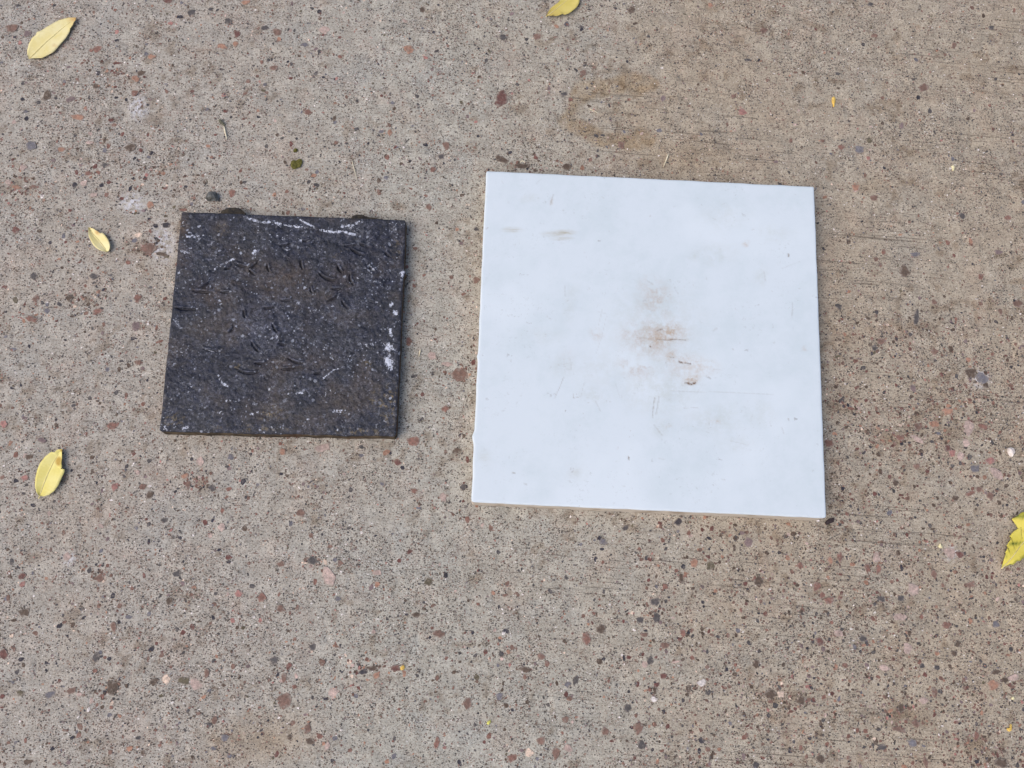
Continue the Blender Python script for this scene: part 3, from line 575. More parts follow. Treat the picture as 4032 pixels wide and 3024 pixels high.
# ------------------------------------------------------------------ boards
def slab(name, corners, t, n, r, mats, edge, relief, attrs_fn, parent=None, rc=0.0016, flare=0.0):
    """top face as a fine grid with a worn rounded rim, four sawn sides, closed underneath.
       edge(side, s) -> outward offset in metres; relief(P) -> dz; attrs_fn(P,u,v) -> dict"""
    L = np.linalg.norm(corners[1] - corners[0])
    e = np.array([0, 0.25, 0.6, 1.1]) * r / L
    us = np.concatenate([e, np.linspace(2.0 * r / L, 1 - 2.0 * r / L, n), (1 - e)[::-1]])
    U, V = np.meshgrid(us, us)                 # V = 0 at the top edge of the picture
    u, v = U.ravel(), V.ravel()
    tl, tr, br, bl = [np.array(c[:2]) for c in corners]
    P2 = ((1 - u) * (1 - v))[:, None] * tl + (u * (1 - v))[:, None] * tr + (u * v)[:, None] * br + ((1 - u) * v)[:, None] * bl
    ex = (tr - tl) / np.linalg.norm(tr - tl)
    ey = (bl - tl) / np.linalg.norm(bl - tl)
    fall = lambda d: np.exp(-(d * L / 0.006) ** 2)
    P2 = P2 + (edge('right', v) * fall(1 - u) - edge('left', v) * fall(u))[:, None] * ex + (edge('bottom', u) * fall(1 - v) - edge('top', u) * fall(v))[:, None] * ey
    # worn corners
    du, dv = np.minimum(u, 1 - u) * L, np.minimum(v, 1 - v) * L
    cu, cv = np.clip(rc - du, 0, None), np.clip(rc - dv, 0, None)
    hyp = np.hypot(cu, cv)
    k = np.where(hyp > rc, 1 - rc / np.maximum(hyp, 1e-9), 0)
    P2 = P2 + (np.sign(0.5 - u) * cu * k)[:, None] * ex + (np.sign(0.5 - v) * cv * k)[:, None] * ey
    d = np.minimum(du, dv)
    q = np.clip(1 - d / r, 0, 1)
    z = t - r * (1 - np.sqrt(1 - q * q * 0.98))
    P = np.concatenate([P2, z[:, None]], 1)
    P[:, 2] += relief(P) * sstep(0, 2 * r, d)
    m = len(us)
    idx = np.arange(m * m).reshape(m, m)
    F = np.stack([idx[:-1, :-1], idx[1:, :-1], idx[1:, 1:], idx[:-1, 1:]], -1).reshape(-1, 4).tolist()
    mi = [0] * len(F)
    loop = np.concatenate([idx[0, :-1], idx[:-1, -1], idx[-1, :0:-1], idx[:0:-1, 0]])
    out = np.concatenate([P])
    cen = P[:, :2].mean(0)
    prev = loop
    allP = [P]
    base = len(P)
    zl = [t - r - 0.0008, t * 0.55, t * 0.25, 0.0012, -0.0004]
    lu, lv = u[loop], v[loop]
    for i, zz in enumerate(zl):
        g = P[loop].copy()
        wob = 0.00035 * (vnoise(lu * 60 + lv * 47, lu * 0 + i, 1.0, 131) - 0.5)
        nrm = np.where((lu < 1e-6)[:, None], -ex, 0) + np.where((lu > 1 - 1e-6)[:, None], ex, 0) + np.where((lv < 1e-6)[:, None], -ey, 0) + np.where((lv > 1 - 1e-6)[:, None], ey, 0)
        g[:, :2] += nrm * (wob - (0.0004 if i == len(zl) - 1 else 0))[:, None]
        g[:, :2] += np.where((lv > 1 - 1e-6)[:, None], ey, 0) * flare * (t - zz) / t
        g[:, 2] = zz
        ids = base + np.arange(len(loop))
        base += len(loop)
        allP.append(g)
        nxt = np.roll(prev, -1), np.roll(ids, -1)
        Fq = np.stack([prev, nxt[0], nxt[1], ids], -1).tolist()
        F += Fq
        mi += [1] * len(Fq)
        prev = ids
    F.append(prev.tolist())
    mi.append(1)
    A = np.concatenate(allP)
    at_ = attrs_fn(A)
    cen3 = np.array([cen[0], cen[1], 0.0])
    o = mesh_obj(name, A - cen3, F, mats, parent, attrs=at_, mat_idx=mi)
    o.location = cen3
    return o

# ---- white board: marks are given in a 1.1207x enlargement whose corner is at (1800, 620)
def wcrop(P):
    px, py = proj(P)
    return (px - 1800) * 1.1207, (py - 620) * 1.1207

WCUTS = [([(470,970),(455,1010),(430,1062)],3,.5),([(512,1045),(514,1062),(545,1055)],3,.6),([(872,1060),(866,1100),(862,1147)],4,.6),([(892,1050),(886,1090),(878,1132)],4,.45),
         ([(940,1030),(1160,1036),(1395,1046)],2.5,.35),([(1000,1105),(1062,1103)],2.5,.4),([(475,565),(477,610)],4,.35),([(412,206),(424,165)],5,.5),([(1480,640),(1478,706)],4,.4),
         ([(1430,492),(1512,460)],2.5,.3),([(1434,1190),(1442,1215)],4,.4),([(1008,995),(1032,1000),(1052,996)],7,1.0),([(884,764),(904,757)],5,.7),([(882,803),(930,806),(975,804),(1010,806)],4,.75),
         ([(800,795),(882,803)],3,.35),([(978,902),(990,905)],6,.9),([(996,908),(1010,907)],5,.85),([(1016,909),(1030,911)],5,.85),([(942,882),(955,884)],5,.7),([(850,832),(852,835)],6,.8),
         ([(1462,428),(1462,436)],7,.75),([(756,1320),(760,1332)],6,.8),([(244,1391),(256,1393)],4,.7),([(296,1438),(306,1443)],5,.6),([(1462,1152),(1466,1160)],5,.55),([(640,670),(625,740)],2.5,.3),
         ([(660,700),(640,790),(610,870)],2,.3),([(560,1000),(545,1060)],2,.3),([(610,1075),(632,1118)],4,.3),([(700,1000),(720,1060)],3,.25),([(870,1180),(905,1225)],5,.35),([(1205,1250),(1285,1270)],3,.3),
         ([(890,1328),(915,1330)],3,.4),([(725,1447),(740,1449)],3,.4),([(1168,1420),(1180,1422)],4,.4),([(130,315),(136,310)],4,.5),([(372,95),(350,115)],3,.3),([(1130,935),(1180,934)],2.5,.3),
         ([(1100,968),(1118,976)],6,.5),([(445,915),(508,905)],2.5,.3),([(470,890),(476,945)],2.5,.3),([(500,890),(505,940)],2.5,.3),([(440,930),(500,935)],2.5,.25),([(960,575),(975,600)],5,.3),
         ([(840,545),(865,560)],5,.35),([(940,540),(942,546)],5,.45),([(1290,715),(1340,690)],2,.22),([(620,680),(660,690)],3,.3),([(1355,505),(1362,545)],5,.3),([(1145,755),(1130,765)],6,.35)]
def wattr(P):
    X, Y = wcrop(P)
    w1, w2 = P[:, 0], P[:, 1]
    wx = 55 * (fbm(w1, w2, 45, 201, 3) - 0.5)
    wy = 55 * (fbm(w1, w2, 45, 211, 3) - 0.5)
    Xw, Yw = X + wx, Y + wy
    g = np.zeros_like(X)
    for b in ((880,760,330,300,.45),(900,1020,260,170,.45),(640,940,220,170,.25),(1130,1160,190,90,.42),(1230,1260,130,70,.3),(510,1390,90,75,.22),(500,640,60,160,.3),(1180,260,170,90,.25),(1400,330,120,70,.3),
              (470,930,90,70,.4),(1150,430,150,80,.3),(1050,440,60,40,.4),(330,190,60,40,.4),(1160,285,60,40,.35),(1350,520,60,60,.35),(130,1320,90,90,.12),(900,1190,90,70,.4),(380,780,160,60,.25),(1340,1130,120,80,.25),(600,1040,110,60,.4)):
        g = np.maximum(g, b[4] * blob(Xw, Yw, b[0], b[1], b[2], b[3]))
    br = np.zeros_like(X)
    for b in ((915,785,150,70,1.0),(945,812,110,20,.8),(1028,985,60,34,.9),(1000,905,50,20,.6),(945,885,45,40,.6),(1272,383,26,16,.55),(414,190,12,28,.5),(870,800,60,40,.6),(1130,1168,34,14,.55),(1050,930,150,80,.42),(940,1190,30,18,.35)):
        br = np.maximum(br, b[4] * blob(Xw, Yw, b[0], b[1], b[2], b[3]))
    pk = np.zeros_like(X)
    for b in ((850,800,190,130,.95),(870,630,110,130,.85),(790,915,120,85,.85),(735,780,40,60,.6),(620,785,48,48,.6),(930,700,70,70,.35),(940,930,70,60,.35),(1520,852,16,18,.7),(480,900,60,70,.2)):
        pk = np.maximum(pk, b[4] * blob(Xw, Yw, b[0], b[1], b[2], b[3]))
    ol = np.zeros_like(X)
    for b in ((465,330,85,20,.85),(465,355,75,14,.5),(238,318,62,18,.55),(420,335,70,20,.5),(515,1392,44,36,.22),(125,1315,46,50,.15)):
        ol = np.maximum(ol, b[4] * blob(X + wx * .3, Y + wy * .3, *b[:4]))
    # yellowed rim
    cut = np.zeros_like(X)
    for pts, w, a in WCUTS:
        cut = np.maximum(cut, a * seg(X + wx * .08, Y + wy * .08, pts, w))
    rng = np.random.default_rng(3)
    for _ in range(150):
        x, y = rng.uniform(100, 1600), rng.uniform(90, 1560)
        if rng.random() < 0.4: x, y = rng.normal(850, 260), rng.normal(850, 260)
        a, l = rng.uniform(0, 3.14), rng.uniform(2, 11)
        cut = np.maximum(cut, rng.uniform(.12, .5) * seg(X, Y, [(x, y), (x + l * math.cos(a), y + l * math.sin(a))], rng.uniform(2.0, 3.6)))
    return {'grime': g, 'brown': br, 'pink': pk * sstep(.26, .56, fbm(w1, w2, 160, 221, 3)), 'olive': ol, 'cut': cut}

def wedge(side, s):
    n = 0.0007 * (fbm(s * 0 + {'top': 1, 'right': 5, 'bottom': 9, 'left': 13}[side], s, 26, 231, 2) - 0.5)
    if side == 'left':
        n = n + 0.0016 * np.exp(-((s - 0.815) / 0.014) ** 2) + 0.0008 * np.exp(-((s - 0.58) / 0.008) ** 2)
    return n
def wrelief(P):
    return 0.0005 * (fbm(P[:, 0], P[:, 1], 14, 241, 2) - 0.5)
board = slab('cutting_board', WC, TW, 340, 0.0014, [mat_white_board(), mat_white_side()], wedge, wrelief, wattr, rc=0.0026, flare=0.0017)
tag(board, 'large square white plastic board with brown stains in its middle', 'board')

# ---- dark pad: marks in a 1.5955x enlargement whose corner is at (560, 760)
def dcrop(P):
    px, py = proj(P)
    return (px - 560) * 1.5955, (py - 760) * 1.5955
DWHITE = [([(640,150),(700,165),(760,187),(830,178),(870,200)],11,1),([(860,190),(930,208),(1030,216)],9,.95),([(990,165),(1030,185),(1082,216)],9,1),([(1120,236),(1200,244),(1270,250),(1335,262)],10,1),
          ([(1250,216),(1310,205),(1385,178)],10,.9),([(1300,225),(1330,200)],12,.8),([(450,485),(470,468),(520,440),(580,410)],10,.85),([(1138,1162),(1175,1135),(1205,1113),(1232,1110)],7,1),([(480,1150),(500,1190),(545,1215)],9,.8),
          ([(255,272),(320,275),(385,265)],8,.7),([(700,375),(708,365)],13,1),([(905,352),(915,350)],12,.9),([(495,700),(500,702)],12,.9),([(970,685),(980,688)],10,.9),([(230,490),(225,530)],10,.7),([(255,370),(290,380)],14,.7),
          ([(1445,490),(1480,470),(1500,440)],10,.7),([(1180,1020),(1195,1040)],12,.7),([(1410,950),(1415,970)],9,.8),([(1370,950),(1380,970)],10,.6),([(965,1258),(1010,1258)],9,.8),([(685,1388),(700,1390)],13,.95),
          ([(1035,1425),(1045,1428)],9,1),([(1225,1495),(1250,1470)],10,.8),([(740,1495),(760,1505)],12,.7),([(260,1475),(285,1470)],14,.8),([(130,1460),(150,1475)],14,.6),([(1210,1370),(1270,1365)],12,.8),([(720,250),(728,210)],9,.6),
          ([(850,270),(900,290)],14,.6),([(205,800),(240,840)],14,.6),([(1140,730),(1200,710)],9,.6),([(1060,745),(1110,735)],9,.55),([(400,985),(440,995),(500,985)],8,.75),([(840,890),(850,915)],10,.6),([(400,1050),(412,1045)],10,.7),
          ([(340,270),(300,268)],8,.5),([(430,330),(440,315)],12,.7),([(1580,180),(1590,240)],12,.6),([(1460,560),(1475,555)],14,.6),([(830,1490),(840,1500)],12,.7),([(530,1310),(545,1308)],10,.8),([(700,1325),(712,1322)],12,.8)]
DGOUGE = [(1160,530,140,24,.28),(1350,372,115,26,.22),(660,1122,170,8,.30),(620,455,90,15,.2),(700,455,80,-35,.2),(900,325,95,-12,.15),(395,578,95,-32,.15),(272,728,150,4,.10),(440,985,135,0,.3),(905,674,85,-4,.12),
          (1230,600,100,-3,.12),(965,1058,125,18,.2),(925,1102,120,-6,.12),(1312,545,85,72,.3),(1440,478,60,45,.2),(1030,300,60,-10,.2),(830,850,75,62,.15),(705,965,90,55,.2),(520,622,70,0,.15),(740,1070,80,0,.15),(380,620,150,4,.05),
          (690,500,60,40,.2),(1200,660,90,-30,.2),(1240,480,60,60,.2),(1100,1130,70,-10,.2),(540,470,60,-20,.2),(1310,330,90,-8,.15),(1380,325,40,20,.2),(800,720,90,-5,.1),(1000,450,70,80,.2),(790,470,60,75,.2),(1540,385,50,40,.2),
          (1270,700,70,50,.2),(560,860,60,-50,.2),(880,950,70,10,.2),(1060,610,50,70,.25),(640,760,60,80,.2)]
def darc(X, Y):
    out, lip = np.zeros_like(X), np.zeros_like(X)
    for (cx, cy, l, a, b) in DGOUGE:
        a = math.radians(a)
        u = ((X - cx) * math.cos(a) + (Y - cy) * math.sin(a)) / (l / 2)
        v = (-(X - cx) * math.sin(a) + (Y - cy) * math.cos(a)) + b * (l / 2) * (u * u - 0.4)
        w = 6.0 * np.clip(1 - u * u, 0, 1)
        g = np.where(np.abs(u) < 1, np.exp(-(v / np.maximum(w, 1.2)) ** 2), 0) * sstep(0, .25, 1 - np.abs(u))
        out = np.maximum(out, g)
        g2 = np.where(np.abs(u) < 1, np.exp(-((v + 11) / 8) ** 2), 0) * sstep(0, .4, 1 - np.abs(u))
        lip = np.maximum(lip, g2)
    return out, lip
def dattr(P):
    X, Y = dcrop(P)
    w1, w2 = P[:, 0], P[:, 1]
    wx = 40 * (fbm(w1, w2, 90, 301, 3) - 0.5)
    wy = 40 * (fbm(w1, w2, 90, 311, 3) - 0.5)
    wh = np.zeros_like(X)
    for pts, w, a in DWHITE:
        wh = np.maximum(wh, a * seg(X + wx * .4, Y + wy * .4, pts, w * 1.25))
    for b in ((1545,975,55,65),(1552,1060,50,72),(1590,760,26,32),(1562,705,22,36),(1570,1105,18,24),(1635,505,30,40),(1560,880,20,60)):
        wh = np.maximum(wh, 1.5 * blob(X + wx * .6, Y + wy * .6, *b))
    for b in ((900,290,90,40,.3),(470,450,80,50,.3),(1320,230,80,50,.35),(370,1110,60,60,.3),(1080,760,160,70,.22),(230,830,40,80,.3),(620,800,300,200,.10)):
        wh = np.maximum(wh, b[4] * blob(X + wx, Y + wy, *b[:4]))
    haze = 0.25 + 0 * X
    for b in ((760,840,420,330,.85),(950,280,260,130,.5),(340,1250,300,220,.5),(1250,760,240,200,.6),(480,900,150,300,.4),(1000,1200,400,160,.4)):
        haze = np.maximum(haze, b[4] * blob(X + wx, Y + wy, *b[:4]))
    br = 0 * X
    for b in ((250,210,70,130,1.0),(450,640,260,160,.55),(880,560,330,160,.55),(1100,1050,250,120,.4),(1250,520,200,160,.4),(260,400,90,200,.5),(900,1080,300,90,.4)):
        br = np.maximum(br, b[4] * blob(X + wx, Y + wy, *b[:4]))
    go = 0 * X
    for b in ((1560,1330,110,200,1),(1480,1290,80,110,.8),(820,1390,130,70,.8),(200,1420,120,70,.8),(500,220,60,60,.7),(1420,1080,50,40,.9),(1590,360,60,120,.7),(600,1090,80,50,.6),(1230,390,60,50,.6),(1380,1500,300,40,.8),(700,1480,400,40,.6),(130,1300,40,100,.6)):
        go = np.maximum(go, b[4] * blob(X + wx, Y + wy, *b[:4]))
    g, lip = darc(X, Y)
    return {'white': wh, 'haze': np.maximum(haze, 0.9 * lip), 'brown': br, 'gold': go, 'gouge': g}
def dedge(side, s):
    k = {'top': 1, 'right': 5, 'bottom': 9, 'left': 13}[side]
    n = (0.0018 if side == 'bottom' else 0.0010) * (fbm(s * 0 + k, s, 22, 331, 3) - 0.5)
    if side == 'right':
        n = n + 0.0016 * np.exp(-((s - 0.255) / 0.014) ** 2)
    return n
def drelief(P):
    X, Y = dcrop(P)
    g, lip = darc(X, Y)
    return -0.0019 * g + 0.0010 * lip + 0.0015 * (fbm(P[:, 0], P[:, 1], 75, 341, 3) - 0.5) + 0.0005 * (vnoise(P[:, 0], P[:, 1], 420, 351) - 0.5)
MPS = mat_pad_side()
pad = slab('pounding_pad', DC, TD, 330, 0.0016, [mat_pad(), MPS], dedge, drelief, dattr, rc=0.003, flare=0.0012)
tag(pad, 'smaller square dark pad, scuffed and covered in crescent gouges and chalky specks', 'pad')

MFL = mat_plain('torn_rim', lin((40, 39, 40)), lin((74, 67, 57)), 260, 0.9, 0.9)
def flap(pts, z0, z1):
    """torn lip of rim material: traced outline, bulging in the middle"""
    P = np.array([at(560 + x / 1.5955, 760 + y / 1.5955, (z0 + z1) / 2)[:2] for x, y in pts])
    c = P.mean(0)
    n = len(P)
    V, F = [], []
    for f, z in ((0.86, z0), (1.0, z0 * .6 + z1 * .4), (0.97, z1 * .85 + z0 * .15), (0.7, z1)):
        for i, p in enumerate(P):
            q = c + (p - c) * f
            V.append((q[0], q[1], z + 0.0003 * math.sin(i * 2.3)))
    for r in range(3):
        for i in range(n):
            j = (i + 1) % n
            F.append((r * n + i, r * n + j, (r + 1) * n + j, (r + 1) * n + i))
    F.append(tuple(range(3 * n, 4 * n)))
    F.append(tuple(range(n - 1, -1, -1)))
    V = np.array(V) - np.array(pad.location)
    return mesh_obj('torn_flap', V, F, MFL, pad, smooth=False)
flap([(488,150),(500,118),(520,108),(545,99),(590,97),(625,104),(632,112),(650,128),(655,150)], 0.0035, 0.0098)
flap([(1300,185),(1318,152),(1345,139),(1385,142),(1400,152),(1440,160),(1480,166),(1520,172),(1540,190)], 0.0035, 0.0096)

# ------------------------------------------------------------------ leaves
def resample(pts, n):
    P = np.array(pts, float)
    s = np.concatenate([[0], np.cumsum(np.linalg.norm(np.diff(P, axis=0), axis=1))])
    t = np.linspace(0, s[-1], n)
    # keep the traced corners: snap nearest samples to them
    for q in s[1:-1]:
        t[np.argmin(np.abs(t - q))] = q
    return np.stack([np.interp(t, s, P[:, 0]), np.interp(t, s, P[:, 1])], 1)

def leaf(name, origin, scale, left, right, mid, mat, curl, brown_fn, green_fn=None, stem=None, n=44, cols=5, lift=0.0016):
    """blade between a traced left and right margin; margins curl, midrib is a child"""
    tr = lambda pts: np.array([at(origin[0] + x / scale, origin[1] + y / scale)[:2] for x, y in pts])
    Ls, Rs, Ms = resample(left, n), resample(right, n), resample(mid, n)
    L, R, M = tr(Ls), tr(Rs), tr(Ms)
    top, AT, CR = [], [], []
    for i in range(n):
        t = i / (n - 1)
        for k in range(-cols, cols + 1):
            f = abs(k) / cols
            E, Es = (L, Ls) if k < 0 else (R, Rs)
            p = M[i] * (1 - f) + E[i] * f
            c = Ms[i] * (1 - f) + Es[i] * f
            z = lift + curl(t, k / cols)
            top.append((p[0], p[1], z)); CR.append(c)
            vein = 1.0 if k == 0 else (0.55 if (i * 3 + abs(k) * 2) % 15 == 0 and f < .95 else 0.0)
            AT.append((vein, t, k / cols))
    top, CR, AT = np.array(top), np.array(CR), np.array(AT)
    hg = hground(top[:, 0], top[:, 1])
    top[:, 2] = np.maximum(top[:, 2], hg + 0.0009)
    low = top - np.array([0, 0, 0.00028])
    w = 2 * cols + 1
    N = n * w
    F = []
    for i in range(n - 1):
        for k in range(w - 1):
            a = i * w + k
            F.append((a, a + 1, a + w + 1, a + w))
            F.append((N + a, N + a + w, N + a + w + 1, N + a + 1))
    bd = [i for i in range(w)] + [i * w + w - 1 for i in range(1, n)] + [(n - 1) * w + k for k in range(w - 2, -1, -1)] + [i * w for i in range(n - 2, 0, -1)]
    for a, b in zip(bd, bd[1:] + bd[:1]):
        F.append((a, N + a, N + b, b))
    V = np.concatenate([top, low])
    cen = np.array([*V[:, :2].mean(0), 0])
    br = brown_fn(CR[:, 0], CR[:, 1], AT[:, 1], AT[:, 2])
    gr = green_fn(CR[:, 0], CR[:, 1], AT[:, 1], AT[:, 2]) if green_fn else np.zeros(N)
    two = lambda a: np.concatenate([a, a])
    root = bpy.data.objects.new(name, None)
    C.objects.link(root)
    root.location = cen
    root.empty_display_size = 0.02
    mesh_obj('blade', V - cen, F, mat, root, attrs={'vein': two(AT[:, 0]) * .6, 'brown': two(br), 'green': two(gr)})
    # midrib, with the stem if one shows
    line = [top[i * w + cols] for i in range(0, n - 4, 2)]
    if stem:
        line = [np.array([*p, 0.0014]) for p in tr(stem)][::-1] + line
    line = np.array(line) + np.array([0, 0, 0.00012])
    V2, F2 = [], []
    for i, p in enumerate(line):
        d = line[min(i + 1, len(line) - 1)] - line[max(i - 1, 0)]
        d = d / (np.linalg.norm(d) + 1e-9)
        sd_ = np.array([-d[1], d[0], 0])
        rr = 0.00055 * (1 - 0.75 * i / len(line))
        for a in range(6):
            V2.append(p + sd_ * math.cos(a * math.pi / 3) * rr + np.array([0, 0, 1]) * math.sin(a * math.pi / 3) * rr * 0.7)
    for i in range(len(line) - 1):
        for a in range(6):
            b = (a + 1) % 6
            F2.append((i * 6 + a, i * 6 + b, i * 6 + 6 + b, i * 6 + 6 + a))
    F2 += [tuple(range(5, -1, -1)), tuple(range(len(V2) - 6, len(V2)))]
    mesh_obj('midrib', np.array(V2) - cen, F2, MRIB, root)
    return root

MRIB = mat_plain('leaf_midrib', lin((226, 214, 158)), lin((208, 190, 128)), 200, 0.6, 0.2)
ML1 = mat_leaf('leaf_pale_yellow', lin((230, 215, 148)), lin((236, 225, 174)), lin((196, 152, 84)))
ML2 = mat_leaf('leaf_deep_yellow', lin((206, 190, 100)), lin((214, 198, 116)), lin((192, 164, 94)))
ML4 = mat_leaf('leaf_bright_yellow', lin((228, 214, 122)), lin((235, 224, 146)), lin((182, 146, 60)))
ML5 = mat_leaf('leaf_toothed', lin((222, 206, 84)), lin((230, 215, 106)), lin((176, 148, 60)), lin((88, 106, 34)))

l1 = leaf('fallen_leaf', (80, 40), 7.542,
     [(285,1480),(255,1350),(250,1230),(300,1040),(380,900),(430,840),(500,800),(540,700),(610,680),(690,640),(850,540),(960,480),(1090,400),(1200,350),(1330,310),(1480,275),(1620,275),(1700,280)],
     [(285,1480),(450,1470),(680,1465),(800,1410),(980,1320),(1080,1240),(1180,1120),(1290,1000),(1400,880),(1515,700),(1530,610),(1610,510),(1640,430),(1690,370),(1705,300),(1700,280)],
     [(285,1480),(500,1270),(800,980),(1100,730),(1400,480),(1600,340),(1700,280)], ML1,
     lambda t, s: 0.0009 * s * s + (0.0012 * t * t if s > 0 else 0.0005 * t), lambda X, Y, t, s: np.maximum(sstep(.82, .97, t) * .8, .45 * blob(X, Y, 1050, 1090, 130, 90)))
tag(l1, 'long pale yellow leaf with an orange-brown tip lying beyond the dark pad', 'leaf', 'yellow leaves on the concrete')
l2 = leaf('fallen_leaf', (2100, 0), 9.217,
     [(455,660),(540,500),(620,370),(760,260),(880,180),(1000,50),(1070,0),(1200,-150),(1350,-280),(1500,-350)],
     [(455,660),(640,670),(725,655),(740,685),(900,665),(1060,600),(1110,635),(1250,600),(1400,500),(1550,370),(1640,230),(1670,80),(1665,-60),(1600,-230),(1500,-350)],
     [(455,660),(700,480),(1000,240),(1300,0),(1500,-350)], ML2,
     lambda t, s: 0.0008 + 0.0020 * abs(s) ** 2 * (1 if s > 0 else .4), lambda X, Y, t, s: .55 * (1 - sstep(.1, .5, t)))
tag(l2, 'deep yellow leaf with two small nicks in its margin, beyond the white board', 'leaf', 'yellow leaves on the concrete')
l3 = leaf('fallen_leaf', (320, 860), 9.217,
     [(335,385),(335,500),(350,700),(430,880),(520,1040),(620,1130),(740,1210),(870,1250),(990,1275)],
     [(335,385),(420,400),(520,430),(620,490),(780,600),(820,575),(880,600),(960,690),(1040,800),(1090,920),(1120,1010),(1115,1130),(1080,1230),(990,1275)],
     [(335,385),(450,580),(600,750),(800,980),(920,1130),(990,1275)], ML1,
     lambda t, s: 0.0004 + 0.0022 * abs(s), lambda X, Y, t, s: .9 * blob(X, Y, 640, 570, 190, 110, 40), n=36)
tag(l3, 'small pale yellow leaf folded along its midrib, beside the dark pad', 'leaf', 'yellow leaves on the concrete')
l4 = leaf('fallen_leaf', (110, 1740), 6.636,
     [(340,1410),(280,1310),(250,1150),(260,960),(320,720),(390,560),(520,400),(640,300),(690,270),(760,290),(830,220),(930,205),(960,210)],
     [(340,1410),(470,1430),(610,1390),(760,1280),(860,1140),(940,960),(1020,800),(1025,730),(950,725),(960,640),(945,560),(965,440),(960,290),(960,210)],
     [(340,1410),(440,1130),(570,820),(700,560),(840,330),(960,210)], ML4,
     lambda t, s: 0.0004 + 0.0018 * abs(s) + 0.001 * t, lambda X, Y, t, s: np.maximum(.95 * blob(X, Y, 870, 520, 140, 170, 0, .45), blob(X, Y, 940, 240, 60, 60)),
     stem=[(340,1410),(322,1445),(303,1485)])
tag(l4, 'bright yellow oval leaf with a pale stem and a notched brown corner', 'leaf', 'yellow leaves on the concrete')
def g5(X, Y, t, s):
    return np.maximum.reduce([1.0 * sstep(.62, .95, np.abs(s)) * (s > 0), 1.0 * blob(X, Y, 820, 250, 420, 120, -14, .4), 1.0 * blob(X, Y, 640, 915, 360, 52, -4, .3), .5 * blob(X, Y, 390, 1190, 50, 110), .7 * blob(X, Y, 330, 1430, 60, 60)])
l5 = leaf('fallen_leaf', (3880, 1980), 5.72,
     [(300,1480),(340,1280),(375,1150),(365,1110),(425,1000),(390,960),(430,900),(510,800),(465,755),(560,650),(720,545),(735,510),(640,470),(560,420),(515,365),(600,320),(720,220),(860,190),(1000,170),(1200,260),(1350,420)],
     [(300,1480),(370,1430),(480,1385),(540,1390),(620,1310),(700,1300),(800,1220),(870,1190),(1000,1130),(1060,1000),(1170,960),(1220,800),(1330,720),(1350,420)],
     [(300,1480),(560,1180),(850,850),(1100,620),(1350,420)], ML5,
     lambda t, s: 0.002 + 0.0035 * abs(s) * t + 0.0012 * math.sin(t * 9), lambda X, Y, t, s: .6 * blob(X, Y, 830, 640, 160, 40, -6), g5, n=64, cols=6)
tag(l5, 'toothed yellow leaf with green veins and green edges, to the right of the white board', 'leaf', 'yellow leaves on the concrete')

# ------------------------------------------------------------------ loose bits
def lump(name, px, py, wpx, hpx, hgt, mat, seed, turn=0, jit=.25, sink=0.12, sub=2):
    import bmesh
    bm = bmesh.new()
    bmesh.ops.create_icosphere(bm, subdivisions=sub, radius=0.5)
    rg = random.Random(seed)
    ph = [rg.uniform(0, 6.28) for _ in range(6)]
    for v in bm.verts:
        x, y, z = v.co
        k = 1 + jit * (math.sin(5 * x + ph[0]) * math.sin(4 * y + ph[1]) + .6 * math.sin(7 * z + ph[2]) + .5 * math.sin(9 * x + 6 * y + ph[3])) * .7
        v.co = v.co * k
    c = at(px, py)
    s = np.linalg.norm(at(px + 1, py) - c)
    lo = min(v.co.z for v in bm.verts); hi = max(v.co.z for v in bm.verts)
    a = math.radians(-turn)
    for v in bm.verts:
        x, y, z = v.co
        x, y = x * wpx * s, y * hpx * s
        v.co = (x * math.cos(a) - y * math.sin(a), x * math.sin(a) + y * math.cos(a), ((z - lo) / (hi - lo) - sink) * hgt)
    me = bpy.data.meshes.new(name)
    bm.to_mesh(me); bm.free()
    me.materials.append(mat)
    o = bpy.data.objects.new(name, me)
    C.objects.link(o)
    o.location = (c[0], c[1], float(hground(c[:1], c[1:2])[0]))
    return o

M_peb = mat_plain('loose_pebble', lin((52, 50, 44)), lin((120, 122, 122)), 160, 0.45, 0.6)
M_moss = mat_plain('dry_moss', lin((74, 70, 30)), lin((120, 116, 62)), 900, 0.95, 1.0)
M_shell = mat_plain('pale_shell', lin((214, 200, 190)), lin((240, 234, 230)), 400, 0.6, 0.5)
M_straw = mat_plain('straw', lin((212, 198, 166)), lin((232, 224, 200)), 300, 0.7, 0.3)
M_chip = mat_plain('yellow_chip', lin((214, 172, 80)), lin((236, 204, 116)), 500, 0.7, 0.3)
M_green = mat_plain('green_yellow_chip', lin((208, 204, 96)), lin((230, 226, 130)), 500, 0.7, 0.3)
M_palechip = mat_plain('pale_chip', lin((224, 212, 160)), lin((236, 230, 196)), 500, 0.7, 0.3)
M_dchip = mat_plain('dark_chip', lin((46, 38, 40)), lin((74, 62, 62)), 260, 0.7, 0.5)
M_husk = mat_plain('grey_husk', lin((84, 84, 72)), lin((126, 122, 104)), 500, 0.9, 0.5)

tag(lump('pebble', 839, 780, 50, 42, 0.0075, M_peb, 4, 0, .22), 'loose dark grey pebble just beyond the edge of the dark pad', 'pebble')
tag(lump('moss_tuft', 1172, 648, 36, 38, 0.0035, M_moss, 9, 20, .5, sub=3), 'larger olive moss tuft beyond the dark pad', 'moss')
tag(lump('moss_tuft', 1163, 592, 18, 18, 0.0022, M_moss, 12, 0, .5), 'smaller olive moss tuft next to a larger one', 'moss')
tag(lump('shell_fragment', 3975, 1780, 26, 38, 0.005, M_shell, 21, 10, .3), 'pale shell-like fragment on the concrete near the toothed leaf', 'shell')

